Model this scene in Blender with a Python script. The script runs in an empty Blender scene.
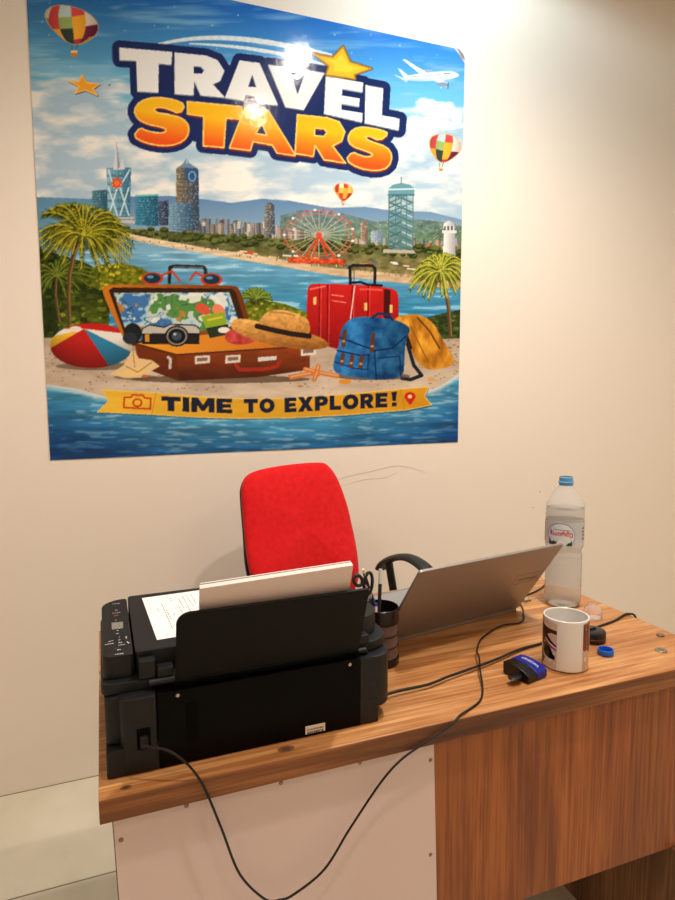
# ---------------------------------------------------------------- printed picture
import numpy as np
class Art:
    """Computes the poster's printed picture: one sRGB colour for every sample point."""
    def __init__(s, px, py, seed=7):
        s.px, s.py = px.ravel().astype(np.float64), py.ravel().astype(np.float64)
        s.c = np.zeros((s.px.size, 3)); s.rng = np.random.RandomState(seed)
    def noise(s, x, y, k=0):
        t = np.random.RandomState(100 + k).rand(256, 256)
        xi, yi = np.floor(x).astype(int), np.floor(y).astype(int); fx, fy = x - xi, y - yi
        fx = fx * fx * (3 - 2 * fx); fy = fy * fy * (3 - 2 * fy)
        g = lambda a, b: t[a & 255, b & 255]
        return (g(xi, yi) * (1 - fx) + g(xi + 1, yi) * fx) * (1 - fy) + (g(xi, yi + 1) * (1 - fx) + g(xi + 1, yi + 1) * fx) * fy
    def fbm(s, sx, sy, o=4, k=0, idx=None):
        x = s.px if idx is None else s.px[idx]; y = s.py if idx is None else s.py[idx]
        r = 0; a = .5; t = 0
        for i in range(o):
            r = r + a * s.noise(x / sx * 2 ** i + 17 * i, y / sy * 2 ** i + 9 * i, k + i); t += a; a *= .5
        return r / t
    def box(s, x0, y0, x1, y1):
        return np.nonzero((s.px >= x0) & (s.px <= x1) & (s.py >= y0) & (s.py <= y1))[0]
    def inside(s, pts):
        p = np.array(pts, float); i = s.box(p[:, 0].min(), p[:, 1].min(), p[:, 0].max(), p[:, 1].max())
        x, y = s.px[i], s.py[i]; m = np.zeros(i.size, bool); q = np.roll(p, -1, 0)
        for (ax, ay), (bx, by) in zip(p, q):
            if ay == by: continue
            m ^= ((ay > y) != (by > y)) & (x < (bx - ax) * (y - ay) / (by - ay) + ax)
        return i[m]
    def near(s, pts, w, closed=False):
        p = np.array(pts, float); W = np.max(w)
        i = s.box(p[:, 0].min() - W, p[:, 1].min() - W, p[:, 0].max() + W, p[:, 1].max() + W)
        x, y = s.px[i], s.py[i]; m = np.zeros(i.size, bool)
        q = np.roll(p, -1, 0) if closed else p[1:]
        for (ax, ay), (bx, by) in zip(p, q):
            dx, dy = bx - ax, by - ay; L = dx * dx + dy * dy + 1e-9
            t = np.clip(((x - ax) * dx + (y - ay) * dy) / L, 0, 1)
            m |= (x - ax - t * dx) ** 2 + (y - ay - t * dy) ** 2 < w * w
        return i[m]
    def put(s, i, col, a=1.0):
        if i.size == 0: return
        v = np.array(col, float)
        if np.ndim(a): a = np.asarray(a)[:, None]
        s.c[i] = s.c[i] * (1 - a) + v * a
    def poly(s, pts, col, a=1.0): s.put(s.inside(pts), col, a)
    def grad(s, pts, c0, c1, p0, p1, a=1.0, tex=0, ts=(6, 6)):
        i = s.inside(pts)
        if i.size == 0: return
        d = np.array(p1, float) - np.array(p0, float)
        t = np.clip(((s.px[i] - p0[0]) * d[0] + (s.py[i] - p0[1]) * d[1]) / (d @ d), 0, 1)[:, None]
        c = np.array(c0, float) * (1 - t) + np.array(c1, float) * t
        if tex: c = c * (1 + tex * (s.fbm(ts[0], ts[1], 3, 40, i) - .5))[:, None]
        s.put(i, c, a)
    def line(s, pts, w, col, a=1.0, closed=False): s.put(s.near(pts, w, closed), col, a)
    def ell(s, cx, cy, rx, ry, col, a=1.0, rot=0): s.poly(s.epts(cx, cy, rx, ry, rot), col, a)
    def epts(s, cx, cy, rx, ry, rot=0, n=28, a0=0, a1=6.2832):
        t = np.linspace(a0, a1, n, endpoint=False); c, d = np.cos(rot), np.sin(rot)
        return [(cx + rx * np.cos(u) * c - ry * np.sin(u) * d, cy + rx * np.cos(u) * d + ry * np.sin(u) * c) for u in t]

def Z(pts, k, ox, oy): return [(ox + x / k, oy + y / k) for x, y in pts]
def smooth(pts, n=2):
    p = np.array(pts, float)
    for _ in range(n):
        q = np.roll(p, -1, 0); p = np.stack([p * .75 + q * .25, p * .25 + q * .75], 1).reshape(-1, 2)
    return p

def palm(A, cx, cy, tips, dark, lite, trunk, tw, droop=6):
    A.ell(cx, cy - droop * .3, max(abs(t[0] - cx) for t in tips) * .42, max(abs(t[1] - cy) for t in tips) * .42 + 2, [c * .62 for c in dark], .55)
    tips = [(cx + (x - cx) * .62 + 1.5, cy + (y - cy) * .62 + 2) for x, y in tips] + [((x + tips[(k + 1) % len(tips)][0]) / 2, (y + tips[(k + 1) % len(tips)][1]) / 2) for k, (x, y) in enumerate(tips[:-1])] + list(tips)
    A.line(trunk, tw, (96, 74, 48)); A.line([(x + tw * .45, y) for x, y in trunk], tw * .35, (150, 118, 76))
    for n, (tx, ty) in enumerate(tips):
        f = np.linspace(0, 1, 17)
        sx = cx + (tx - cx) * f; sy = cy + (ty - cy) * f - droop * 4 * f * (1 - f)
        L = np.hypot(tx - cx, ty - cy)
        for k in range(1, 17):
            ux, uy = sx[k] - sx[k - 1], sy[k] - sy[k - 1]; h = np.hypot(ux, uy) + 1e-9; ux /= h; uy /= h
            g0 = .72 if n < len(tips) / 3 else 1.0; ll = L * .27 * (1 - .75 * abs(f[k] - .45)); mixv = A.rng.rand()
            col = [(d * (1 - mixv) + l * mixv) * g0 for d, l in zip(dark, lite)]
            for sd in (-1, 1):
                bx, by = sx[k] + ux * ll * .8 - sd * uy * ll * .55, sy[k] + uy * ll * .8 + sd * ux * ll * .55 + ll * .25
                A.poly([(sx[k] - ux * 1.5, sy[k] - uy * 1.5), (sx[k] + ux * 1.5, sy[k] + uy * 1.5), (bx, by)], [c * (1.12 if sd * ux < 0 else .8) for c in col])
        A.line(list(zip(sx, sy)), .55, [c * 1.05 for c in lite])

def balloon(A, pts, top, bot, rad, basket, pal):
    p = smooth(pts, 2); i = A.inside(p)
    ax, ay = bot[0] - top[0], bot[1] - top[1]; L = np.hypot(ax, ay); ax /= L; ay /= L
    v = ((A.px[i] - top[0]) * ax + (A.py[i] - top[1]) * ay) / L
    u = (-(A.px[i] - top[0]) * ay + (A.py[i] - top[1]) * ax) / rad
    wid = np.clip(np.sqrt(np.clip(1 - ((v - .38) / .62) ** 2, .02, 1)), .15, 1)
    w = np.clip(u / wid, -1, 1); iu = np.clip(((np.arcsin(w) / np.pi + .5) * 6).astype(int), 0, 5); iv = np.clip((v * 3.4 + .12 * np.abs(w)).astype(int), 0, 3)
    P = np.array(pal, float); TAB = np.array([[1, 0, 2, 3, 2, 0], [0, 0, 1, 4, 2, 4], [5, 5, 1, 6, 1, 5], [1, 5, 7, 6, 7, 5]]); c = P[TAB[iv, iu] % len(P)]
    A.put(i, c * (1.05 - .25 * w ** 2)[:, None])
    A.line(p, .45, (225, 190, 120), .7, True)
    bx, by = basket; s = rad / 27
    A.line([(bot[0] - 3 * s, bot[1]), (bx - 2 * s, by - 3 * s)], .3, (110, 80, 50)); A.line([(bot[0] + 3 * s, bot[1]), (bx + 2 * s, by - 3 * s)], .3, (110, 80, 50))
    A.poly([(bx - 3.6 * s, by - 3 * s), (bx + 3.6 * s, by - 3 * s), (bx + 3 * s, by + 3.5 * s), (bx - 3 * s, by + 3.5 * s)], (205, 140, 60))
    A.poly([(bx - 3.6 * s, by - 3 * s), (bx + 3.6 * s, by - 3 * s), (bx + 3.2 * s, by - .5 * s), (bx - 3.2 * s, by - .5 * s)], (240, 215, 170))

def picture(A):
    X, Y = A.px, A.py; R = A.rng
    mix = lambda a, b, t: np.array(a, float) * (1 - t[:, None]) + np.array(b, float) * t[:, None]
    # sky
    t = np.clip((X - 40) / 400, 0, 1); ty = np.clip((Y - 20 * t + 20) / 190, 0, 1)
    top = mix((36, 104, 168), (14, 98, 212), t); mid = mix((112, 178, 208), (120, 196, 240), t); low = mix((184, 204, 214), (196, 214, 222), t)
    k = np.clip(ty / .5, 0, 1)[:, None]; c = top * (1 - k) + mid * k
    k = np.clip((ty - .5) / .45, 0, 1)[:, None]; A.c[:] = c * (1 - k) + low * k
    n = A.fbm(90, 17, 5, 0); n2 = A.fbm(46, 10, 5, 9); n3 = A.fbm(95, 9, 4, 20)
    cov = np.clip((Y - 52 + (X < 110) * 0 + 10 * np.sin(X / 60)) / 105, 0, 1) * .55
    left = np.clip(1 - (X - 30) / 150, 0, 1) * np.clip((Y - 52) / 22, 0, 1) * .22
    d = np.clip((n * .55 + n2 * .45 + cov * .78 + left - .66) * 6.5, 0, 1)
    shade = np.clip((A.fbm(30, 11, 5, 30) - .36) * 3.2, 0, 1)
    cl = mix((176, 198, 214), (246, 238, 228), shade)
    A.c[:] = A.c * (1 - d[:, None] * .9) + cl * d[:, None] * .9
    d = np.clip((n3 - .56) * 5, 0, 1) * np.clip((115 - Y) / 60, 0, 1) * .45
    A.c[:] = A.c * (1 - d[:, None]) + np.array((190, 220, 235)) * d[:, None]
    for cx, cy, rx, ry in ((425, 106, 17, 9), (440, 112, 17, 13), (418, 124, 22, 8), (445, 126, 18, 6), (456, 118, 7, 10), (412, 148, 22, 8), (430, 146, 14, 6)):
        i = A.box(cx - rx, cy - ry, cx + rx, cy + ry)
        e = 1 - ((A.px[i] - cx) / rx) ** 2 - ((A.py[i] - cy) / ry) ** 2 + 1.4 * (A.fbm(9, 7, 4, 33, i) - .55)
        w = np.clip(e * 2.2, 0, .92); A.put(i, mix((205, 218, 232), (246, 246, 244), np.clip(.5 + (cy - A.py[i]) / ry * .6, 0, 1)), w)
    for _ in range(60):
        x, y = R.uniform(40, 455), R.uniform(-30, 95); A.ell(x, y, .7, .7, (235, 245, 255), R.uniform(.3, .9))
    # far sea and hills
    A.grad([(30, 197), (110, 200), (470, 224), (470, 290), (30, 262)], (104, 150, 178), (120, 165, 190), (0, 195), (0, 260))
    hill = [(95, 200), (120, 197), (170, 196), (200, 199), (232, 203), (262, 199), (290, 201), (330, 208), (365, 207), (395, 211), (430, 212), (470, 222), (470, 262), (95, 240)]
    A.grad(hill, (104, 140, 178), (150, 175, 190), (0, 197), (0, 235))
    h2 = [(280, 216), (300, 210), (340, 213), (375, 222), (410, 219), (440, 222), (470, 228), (470, 262), (280, 250)]
    A.grad(h2, (112, 136, 142), (104, 132, 92), (0, 212), (0, 250), 1, .5, (5, 3))
    for _ in range(230):
        x = R.uniform(285, 462); y = R.uniform(218, 238); A.poly([(x, y), (x + 1.3, y), (x + 1.3, y + 1), (x, y + 1)], R.choice([200, 180, 150]) * np.array((1, .95, .85)), .7)
    # city blocks
    for _ in range(150):
        x = R.uniform(186, 300); w = R.uniform(2, 5.5); h = R.uniform(4, 20) * (1 if x < 275 else .8); b = 236 + (x - 186) * .07
        g = R.uniform(.72, 1.05); base = np.array([(205, 190, 172), (172, 168, 168), (150, 158, 170), (214, 205, 194)][R.randint(4)]) * g
        A.poly([(x, b - h), (x + w, b - h), (x + w, b), (x, b)], base); A.poly([(x + w * .6, b - h), (x + w, b - h), (x + w, b), (x + w * .6, b)], base * .72)
        for yy in np.arange(b - h + 1, b, 1.7): A.line([(x, yy), (x + w, yy)], .25, base * .6, .6)
    for _ in range(60):
        x = R.uniform(340, 462); w = R.uniform(2, 5.5); h = R.uniform(3, 12); b = 250
        base = np.array([(210, 175, 140), (190, 175, 160), (160, 165, 165), (205, 140, 95)][R.randint(4)]) * R.uniform(.75, 1.05)
        A.poly([(x, b - h), (x + w, b - h), (x + w, b), (x, b)], base); A.poly([(x + w * .6, b - h), (x + w, b - h), (x + w, b), (x + w * .6, b)], base * .72)
    def tower(pts, c0, c1, cols=6, rows=14, win=(200, 225, 235)):
        p = np.array(pts, float); (x0, y0), (x1, y1) = p.min(0), p.max(0)
        A.grad(pts, c0, c1, (x0, 0), (x1, 0)); ins = A.inside(pts)
        m = (np.abs(((A.py[ins] - y0) / (y1 - y0) * rows) % 1 - .5) > .36) | (np.abs(((A.px[ins] - x0) / (x1 - x0) * cols) % 1 - .5) > .44)
        A.put(ins[m], np.array(c0) * .55, .55)
        k = ins[A.noise(A.px[ins] * .9, A.py[ins] * 1.1, 61) > .75]; A.put(k, win, .45)
    z = lambda *p: Z(p, 3.97, 90, 130)
    tower(z((10, 242), (70, 238), (70, 325), (10, 325)), (104, 150, 162), (52, 98, 120), 5, 9)
    tower(z((66, 152), (164, 150), (160, 348), (74, 345)), (146, 190, 206), (58, 118, 148), 4, 6)
    for a, b in (((75, 340), (110, 230)), ((110, 340), (75, 230)), ((120, 340), (155, 230)), ((155, 340), (120, 230)), ((118, 230), (158, 160)), ((75, 160), (95, 230))): A.line(z(a, b), .7, (205, 228, 235))
    A.poly(z((92, 160), (100, 110), (106, 40), (113, 95), (120, 150), (128, 108), (140, 158)), (214, 214, 218)); A.poly(z((106, 40), (113, 95), (120, 150), (110, 158)), (150, 152, 165))
    for k in range(8):
        a = k * .785; A.line(z((107, 212), (107 + 18 * np.cos(a), 212 + 18 * np.sin(a))), 1.3, (222, 92, 52))
    A.ell(117, 183.5, 2.6, 2.6, (236, 130, 70))
    tower(z((182, 262), (270, 258), (272, 382), (182, 380)), (74, 150, 176), (38, 96, 126), 7, 12); tower(z((272, 284), (312, 280), (312, 380), (272, 380)), (92, 104, 128), (52, 62, 92), 4, 10)
    A.line(z((182, 262), (270, 258)), .9, (120, 200, 190))
    tower(z((343, 200), (343, 155), (350, 148), (424, 150), (432, 162), (434, 400), (343, 400)), (150, 128, 98), (56, 78, 110), 4, 16)
    A.poly(z((350, 150), (372, 132), (385, 105), (392, 130), (424, 152)), (120, 146, 170)); A.line(z((385, 108), (385, 135)), .4, (220, 225, 230))
    A.poly(z((378, 150), (428, 160), (430, 205), (378, 200)), (58, 96, 140)); A.line(A.epts(192.3, 176.5, 3.4, 4.6), .5, (150, 190, 215), 1, True)
    tower(z((316, 296), (345, 286), (412, 296), (412, 405), (316, 402)), (140, 176, 196), (54, 88, 120), 6, 12)
    A.poly(z((70, 348), (175, 346), (180, 372), (70, 366)), (196, 196, 192)); A.line(z((70, 356), (178, 356)), .5, (120, 130, 140))
    z = lambda *p: Z(p, 3.293, 260, 180)
    tower(z((14, 110), (18, 82), (30, 70), (46, 84), (50, 180), (14, 180)), (150, 138, 118), (70, 82, 104), 3, 12)
    tower(z((330, 140), (344, 132), (354, 142), (354, 200), (330, 200)), (190, 160, 130), (120, 100, 90), 3, 8); tower(z((364, 170), (400, 166), (404, 205), (364, 205)), (190, 205, 215), (110, 130, 150), 5, 6)
    # land, trees, beach, water
    A.grad([(110, 228), (150, 230), (300, 240), (470, 252), (470, 290), (110, 262)], (96, 104, 62), (150, 132, 90), (0, 232), (0, 285), 1, .7, (7, 4))
    for _ in range(190):
        x = R.uniform(128, 460); y = 231 + (x - 130) * .062 + R.uniform(-4, 7); r = R.uniform(1.8, 4.6)
        g = R.uniform(.7, 1.2); A.ell(x, y + .8, r, r * .62, np.array((58, 70, 36)) * g); A.ell(x - .4, y - .4, r * .8, r * .45, np.array((116, 122, 62)) * g, .75)
    for _ in range(40):
        x = R.uniform(200, 430); y = 243 + (x - 130) * .07 + R.uniform(0, 8); A.line([(x, y), (x + R.uniform(3, 9), y + .6)], .7, [(235, 225, 205), (205, 90, 60), (70, 110, 140), (225, 200, 160)][R.randint(4)])
    sand = [(120, 232), (150, 238), (200, 247), (260, 256), (330, 268), (400, 274), (470, 282), (470, 292), (400, 284), (330, 276), (260, 265), (200, 255), (150, 246), (120, 240)]
    A.grad(sand, (226, 204, 172), (196, 168, 132), (0, 240), (0, 285), 1, .3, (9, 2))
    for _ in range(130):
        x = R.uniform(140, 455); y = 240 + (x - 140) * .13 + R.uniform(-2, 3); A.line([(x, y), (x, y + 1.2)], .3, R.choice([60, 120, 230]) * np.array((1, .9, .8)))
    wat = [(60, 236), (126, 238), (150, 244), (200, 253), (260, 263), (330, 275), (400, 283), (470, 291), (470, 345), (60, 345)]
    i = A.inside(wat); f = A.fbm(26, 2.6, 4, 50, i); tt = np.clip((A.py[i] - 240) / 80, 0, 1)
    w = mix((140, 182, 205), (56, 140, 178), tt) * (1 + .42 * (f - .5))[:, None]
    A.put(i, w); j = i[(f > .66)]; A.put(j, (205, 225, 232), .5)
    A.grad([(262, 300), (300, 303), (298, 307), (255, 306)], (215, 230, 232), (160, 205, 220), (260, 0), (300, 0), .8)
    # near vegetation
    def bush(poly, base, hi, n, r0, r1):
        A.grad(poly, np.array(base) * .8, np.array(base) * 1.1, (0, 250), (0, 340), 1, .9, (5, 4)); p = np.array(poly); lo, up = p.min(0), p.max(0)
        m = 0
        while m < n:
            x, y = R.uniform(lo[0], up[0]), R.uniform(lo[1], up[1]); m += 1; r = R.uniform(r0, r1); i = A.inside(A.epts(x, y, r, r * .62))
            if i.size == 0: continue
            j = np.intersect1d(i, bm)
            g = R.uniform(.55, 1.15); A.put(j, np.array(base) * g if R.rand() < .5 else np.array(hi) * g, .8)
    poly = [(38, 248), (58, 254), (84, 262), (104, 272), (112, 285), (108, 340), (38, 340)]; bm = A.inside(poly); bush(poly, (44, 60, 26), (92, 104, 36), 260, 1.5, 4)
    poly = [(84, 270), (100, 265), (122, 263), (142, 268), (155, 276), (152, 286), (100, 290), (84, 284)]; bm = A.inside(poly); bush(poly, (128, 134, 34), (214, 200, 60), 160, 1.2, 3)
    poly = [(56, 305), (76, 290), (106, 296), (110, 330), (60, 335)]; bm = A.inside(poly); bush(poly, (76, 88, 30), (140, 150, 52), 120, 1.5, 4)
    poly = [(238, 306), (255, 298), (285, 304), (308, 313), (306, 335), (238, 335)]; bm = A.inside(poly); bush(poly, (112, 122, 34), (196, 190, 66), 120, 1.2, 3)
    poly = [(395, 325), (425, 318), (440, 314), (465, 308), (465, 346), (395, 345)]; bm = A.inside(poly); bush(poly, (58, 74, 38), (110, 126, 60), 140, 1.2, 3.2)
    palm(A, 256, 299, [(240, 298), (244, 292), (250, 289), (256, 288), (263, 290), (269, 294), (271, 299)], (60, 84, 30), (132, 150, 60), [(256, 299), (256, 306)], .8, 2)
    # foreground sand
    i = A.inside([(34, 338), (110, 336), (200, 348), (320, 346), (400, 340), (470, 338), (470, 420), (34, 420)])
    f = A.fbm(22, 7, 5, 70, i); A.put(i, mix((190, 168, 146), (236, 218, 196), f) * (1 - .12 * np.clip((400 - A.py[i]) / 60, 0, 1))[:, None])
    for _ in range(260):
        x, y = R.uniform(46, 458), R.uniform(352, 392); A.ell(x, y, R.uniform(.5, 1.5), R.uniform(.3, .7), np.array((150, 120, 96)) * R.uniform(.7, 1.25), .75)
    for _ in range(130):
        x, y = R.uniform(415, 462), R.uniform(340, 366); A.ell(x, y, R.uniform(.8, 2), R.uniform(.5, 1), np.array((196, 160, 136)) * R.uniform(.6, 1.15), .85)
    # foreground water
    edge = [(30, 380), (46, 384), (75, 388), (105, 396), (160, 408), (220, 414), (270, 415), (340, 409), (400, 399), (440, 386), (470, 366)]
    i = A.inside(edge + [(470, 470), (30, 470)]); yy = np.interp(A.px[i], [e[0] for e in edge], [e[1] for e in edge]); dep = A.py[i] - yy
    f = A.fbm(40, 4.2, 5, 80, i); f2 = A.fbm(16, 2.4, 4, 90, i)
    tt = np.clip(dep / 55, 0, 1); w = mix((84, 164, 196), (22, 80, 136), tt); w = w * (.72 + .56 * f)[:, None]
    A.put(i, w); a = np.clip((f2 - .56) * 7, 0, 1) * np.clip(1.15 - dep / 70, .2, 1) * .62; A.put(i, np.full((i.size, 3), (200, 224, 232)), a)
    a = np.clip(1 - (dep - 2 * A.fbm(12, 5, 3, 95, i)) / 5.5, 0, 1) * .9; A.put(i, np.full((i.size, 3), (226, 226, 222)), a)
    # palms
    A.grad([(38, 262), (100, 268), (100, 300), (38, 320)], (58, 78, 30), (40, 58, 24), (0, 262), (0, 320), .35)
    palm(A, 57, 276, [(38, 266), (40, 280), (44, 292), (50, 264), (62, 258), (76, 262), (90, 268), (94, 278), (80, 290), (66, 296)], (44, 62, 22), (120, 132, 48), [(57, 276), (56, 295), (60, 322)], 1.3, 4)
    palm(A, 84, 236, [(40, 232), (42, 246), (46, 258), (44, 214), (58, 206), (74, 205), (92, 208), (112, 214), (124, 226), (132, 240), (129, 254), (120, 264), (100, 272), (64, 262), (56, 250), (108, 262)], (44, 62, 16), (184, 172, 54), [(84, 236), (75, 252), (70, 275), (69, 300), (70, 322)], 2.2, 9)
    # ferris wheel
    cx, cy, rx, ry = 318.8, 235.0, 34, 24.5
    for k in range(24):
        a = k * .2618; A.line([(cx, cy), (cx + rx * np.cos(a), cy + ry * np.sin(a))], .35, (222, 200, 190), .75)
    for q in (1, .86): A.line(A.epts(cx, cy, rx * q, ry * q, 0, 40), .45, (206, 120, 96), .9, True)
    for k in range(26):
        a = k * .2417; A.ell(cx + rx * 1.02 * np.cos(a), cy + ry * 1.02 * np.sin(a), 1.5, 1.2, [(204, 84, 62), (238, 226, 214), (180, 110, 100)][k % 3])
    for sx in (-15, -7, 9, 17): A.line([(cx, cy), (cx + sx, 260)], .95, (206, 82, 48))
    A.ell(cx, cy, 3.2, 2.6, (214, 92, 58)); A.grad([(288, 257), (346, 259), (345, 265), (288, 263)], (226, 112, 64), (178, 66, 44), (0, 257), (0, 265), 1, .8, (3, 2))
    # lattice tower and lighthouse
    z = lambda *p: Z(p, 3.293, 260, 180)
    A.poly(z((424, 40), (505, 36), (500, 232), (420, 228)), (120, 158, 160), .55)
    for k in range(6):
        y0 = 42 + k * 32; A.line(z((424, y0), (502, y0 + 34)), .9, (84, 120, 126)); A.line(z((502, y0), (424, y0 + 34)), .9, (100, 138, 142)); A.line(z((464, y0), (500, y0 + 17)), .5, (190, 214, 214)); A.line(z((464, y0), (426, y0 + 17)), .5, (60, 96, 104))
    for x in (424, 446, 464, 482, 503): A.line(z((x, 42), (x - 2, 232)), .55, (92, 126, 132))
    A.poly(z((422, 50), (420, 30), (436, 16), (464, 10), (492, 16), (508, 28), (506, 50)), (110, 158, 170)); A.line(z((420, 32), (508, 30)), .8, (206, 222, 222)); A.line(z((464, 12), (464, -8)), .5, (110, 120, 120)); A.line(z((422, 50), (506, 50)), .8, (80, 116, 124))
    A.poly(z((404, 228), (505, 232), (512, 242), (404, 240)), (186, 178, 160))
    A.grad(z((604, 172), (640, 172), (642, 252), (600, 252)), (238, 232, 224), (166, 166, 170), (444, 0), (455, 0)); A.grad(z((600, 160), (604, 142), (620, 134), (636, 142), (643, 160)), (240, 236, 230), (170, 170, 172), (443, 0), (455, 0)); A.poly(z((604, 152), (640, 152), (640, 166), (604, 166)), (110, 110, 116)); A.poly(z((598, 166), (645, 166), (645, 176), (598, 176)), (222, 218, 212))
    for x in (610, 622, 634): A.poly(z((x, 152), (x + 4, 152), (x + 4, 166), (x, 166)), (232, 228, 222))
    palm(A, 440, 272, [(410, 288), (414, 272), (422, 262), (432, 257), (446, 255), (458, 259), (463, 268), (462, 282), (455, 292), (428, 298), (418, 292), (446, 296)], (74, 90, 30), (188, 184, 78), [(440, 272), (445, 290), (448, 308), (450, 336)], 1.9, 7)
    # beach ball
    bp = smooth(A.epts(92, 345.5, 41.5, 22.5), 0); A.ell(96, 366, 40, 4, (110, 92, 76), .7); i = A.inside(bp)
    u, v = (A.px[i] - 92) / 41.5, (A.py[i] - 345.5) / 22.5; ang = np.arctan2(v + .75, u + .18) / np.pi
    P = np.array([(232, 226, 216), (58, 140, 178), (196, 44, 40), (236, 190, 60)], float); b = np.select([ang < .07, ang < .235, ang < .39, ang < .56, ang < .74, ang < .86], [2, 0, 1, 2, 2, 3], 0)
    sh = 1.02 - .5 * np.clip(v * .55 + (u - .1) ** 2 * .35 + .1, 0, 1); A.put(i, P[b] * sh[:, None]); A.ell(76, 329, 6, 3, (238, 226, 212))
    # open suitcase
    z = lambda *p: Z(p, 3.214, 40, 260)
    A.ell(220, 379, 90, 4, (98, 78, 62), .75)
    A.line(z((416, 72), (418, 24), (430, 20), (524, 22), (532, 30), (534, 70)), 1.7, (50, 44, 42)); A.line(z((430, 22), (524, 24)), .5, (120, 116, 112))
    A.grad(smooth(z((198, 100), (206, 84), (230, 78), (620, 80), (642, 90), (672, 190), (670, 215), (296, 280), (272, 262))), (206, 128, 44), (120, 62, 28), (110, 0), (245, 0))
    A.poly(z((222, 98), (236, 88), (618, 92), (630, 104), (656, 192), (300, 276), (276, 250)), (64, 40, 30))
    lin = z((238, 106), (608, 104), (638, 196), (610, 214), (300, 262), (272, 214)); A.poly(lin, (196, 208, 206)); li = A.inside(lin); n = A.fbm(16, 12, 3, 110, li); n2 = A.fbm(13, 11, 3, 120, li)
    for lo, hi, col in ((.58, 2, (88, 142, 66)), (0, .38, (66, 118, 176)), (.38, .44, (150, 196, 220))): A.put(li[(n > lo) & (n < hi)], col, .92)
    A.put(li[(n2 > .62)], (232, 232, 220), .9); A.put(li[(n2 < .31)], (196, 138, 70), .9); A.put(li[(n2 > .5) & (n2 < .53)], (52, 92, 120), .7)
    A.grad(z((310, 268), (560, 236), (675, 250), (860, 262), (866, 276), (440, 306)), (238, 168, 60), (196, 112, 40), (140, 0), (310, 0))
    A.grad(z((305, 268), (440, 304), (866, 276), (866, 352), (700, 376), (446, 388), (402, 372), (318, 340)), (158, 76, 32), (86, 38, 22), (0, 345), (0, 380), 1, .25, (14, 5))
    A.poly(z((305, 268), (440, 304), (446, 388), (402, 372), (318, 340)), (110, 50, 24), .55); A.line(z((305, 268), (440, 304), (866, 276)), .8, (88, 44, 24))
    A.line(z((412, 312), (420, 318), (418, 346)), 1.4, (205, 200, 190))
    for x0, y0 in ((498, 308), (596, 306), (838, 282)): A.poly(z((x0, y0), (x0 + 48, y0 - 2), (x0 + 48, y0 + 22), (x0, y0 + 26)), (222, 214, 202)); A.poly(z((x0 + 7, y0 + 6), (x0 + 41, y0 + 4), (x0 + 41, y0 + 15), (x0 + 7, y0 + 18)), (140, 112, 92))
    A.line(z((630, 336), (640, 352), (720, 350), (760, 342), (770, 326)), 1.7, (174, 52, 34)); A.poly(z((700, 312), (760, 308), (760, 320), (700, 326)), (216, 210, 200))
    # things in and on the suitcase
    for cx, cy in ((152.5, 278.5), (211.5, 279.5)): A.ell(cx, cy, 11, 6.4, (196, 74, 44)); A.ell(cx, cy - .2, 8.4, 4.9, (34, 62, 82)); A.ell(cx - 2, cy - 1.6, 3.5, 1.6, (110, 150, 168))
    A.line([(161, 276), (172, 271), (180, 281)], 1.1, (196, 74, 44)); A.line([(204, 277), (196, 272), (190, 280)], 1.1, (196, 74, 44))
    A.ell(133, 333, 9, 10, (34, 40, 48)); A.ell(130, 338, 7, 6, (50, 58, 68))
    A.poly(z((328, 220), (352, 206), (400, 214), (420, 205), (500, 208), (514, 220), (512, 270), (330, 270)), (40, 38, 38)); A.poly(z((330, 222), (352, 210), (400, 218), (420, 208), (500, 212), (512, 224), (512, 234), (330, 236)), (196, 190, 180)); A.ell(177, 336, 12, 10.5, (28, 28, 30)); A.line(A.epts(177, 336, 9.5, 8.2), .8, (150, 146, 140), 1, True); A.ell(177, 336, 5, 4.4, (70, 84, 100)); A.ell(175, 334, 1.6, 1.3, (190, 200, 210)); A.poly(z((338, 238), (352, 238), (352, 262), (338, 262)), (210, 150, 60))
    A.ell(203, 309, 8, 5, (214, 96, 70), 1, .5); A.ell(219, 311, 8, 5.5, (228, 140, 100), 1, .9); A.poly([(201, 316), (224, 312), (230, 334), (210, 338)], (150, 176, 50)); A.poly([(206, 328), (228, 324), (230, 334), (210, 338)], (48, 62, 46)); A.line([(208, 320), (222, 317)], .9, (226, 200, 70)); A.ell(224, 330, 6, 3, (232, 228, 220))
    i = A.inside(smooth(z((595, 230), (640, 215), (680, 225), (700, 262), (640, 275), (594, 262)))); A.put(i, mix((150, 34, 40), (226, 110, 96), A.fbm(6, 5, 3, 130, i)))
    # red suitcase
    z = lambda *p: Z(p, 2.8125, 225, 255)
    A.line(z((352, 84), (350, 34), (360, 29), (412, 30), (421, 38), (420, 90)), 1.5, (44, 42, 46)); A.line(z((362, 82), (362, 44)), .5, (110, 106, 106))
    A.grad(smooth(z((230, 100), (236, 84), (260, 80), (380, 84), (460, 92), (484, 100), (488, 130), (486, 300), (240, 250), (228, 200))), (206, 44, 40), (150, 22, 26), (0, 280), (0, 345), 1, .18, (20, 20))
    A.line(z((350, 78), (380, 76), (400, 84), (440, 86)), 1.2, (38, 34, 38)); A.poly(z((446, 96), (464, 98), (464, 200), (446, 190)), (60, 24, 28), .85)
    for x in (265, 288, 357, 402): A.line(z((x, 86), (x - 2, 255)), .5, (112, 16, 20)); A.line(z((x + 5, 86), (x + 3, 255)), .4, (236, 100, 90), .7)
    A.line(z((364, 88), (352, 180)), .5, (240, 214, 206)); A.line(z((240, 96), (280, 88)), .9, (240, 130, 116), .8); A.line(z((380, 96), (440, 98)), .9, (232, 110, 98), .8)
    for x, y in ((252, 118), (395, 134), (466, 140)): A.poly(z((x - 4, y), (x + 4, y), (x + 4, y + 22), (x - 4, y + 22)), (226, 190, 120))
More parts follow.
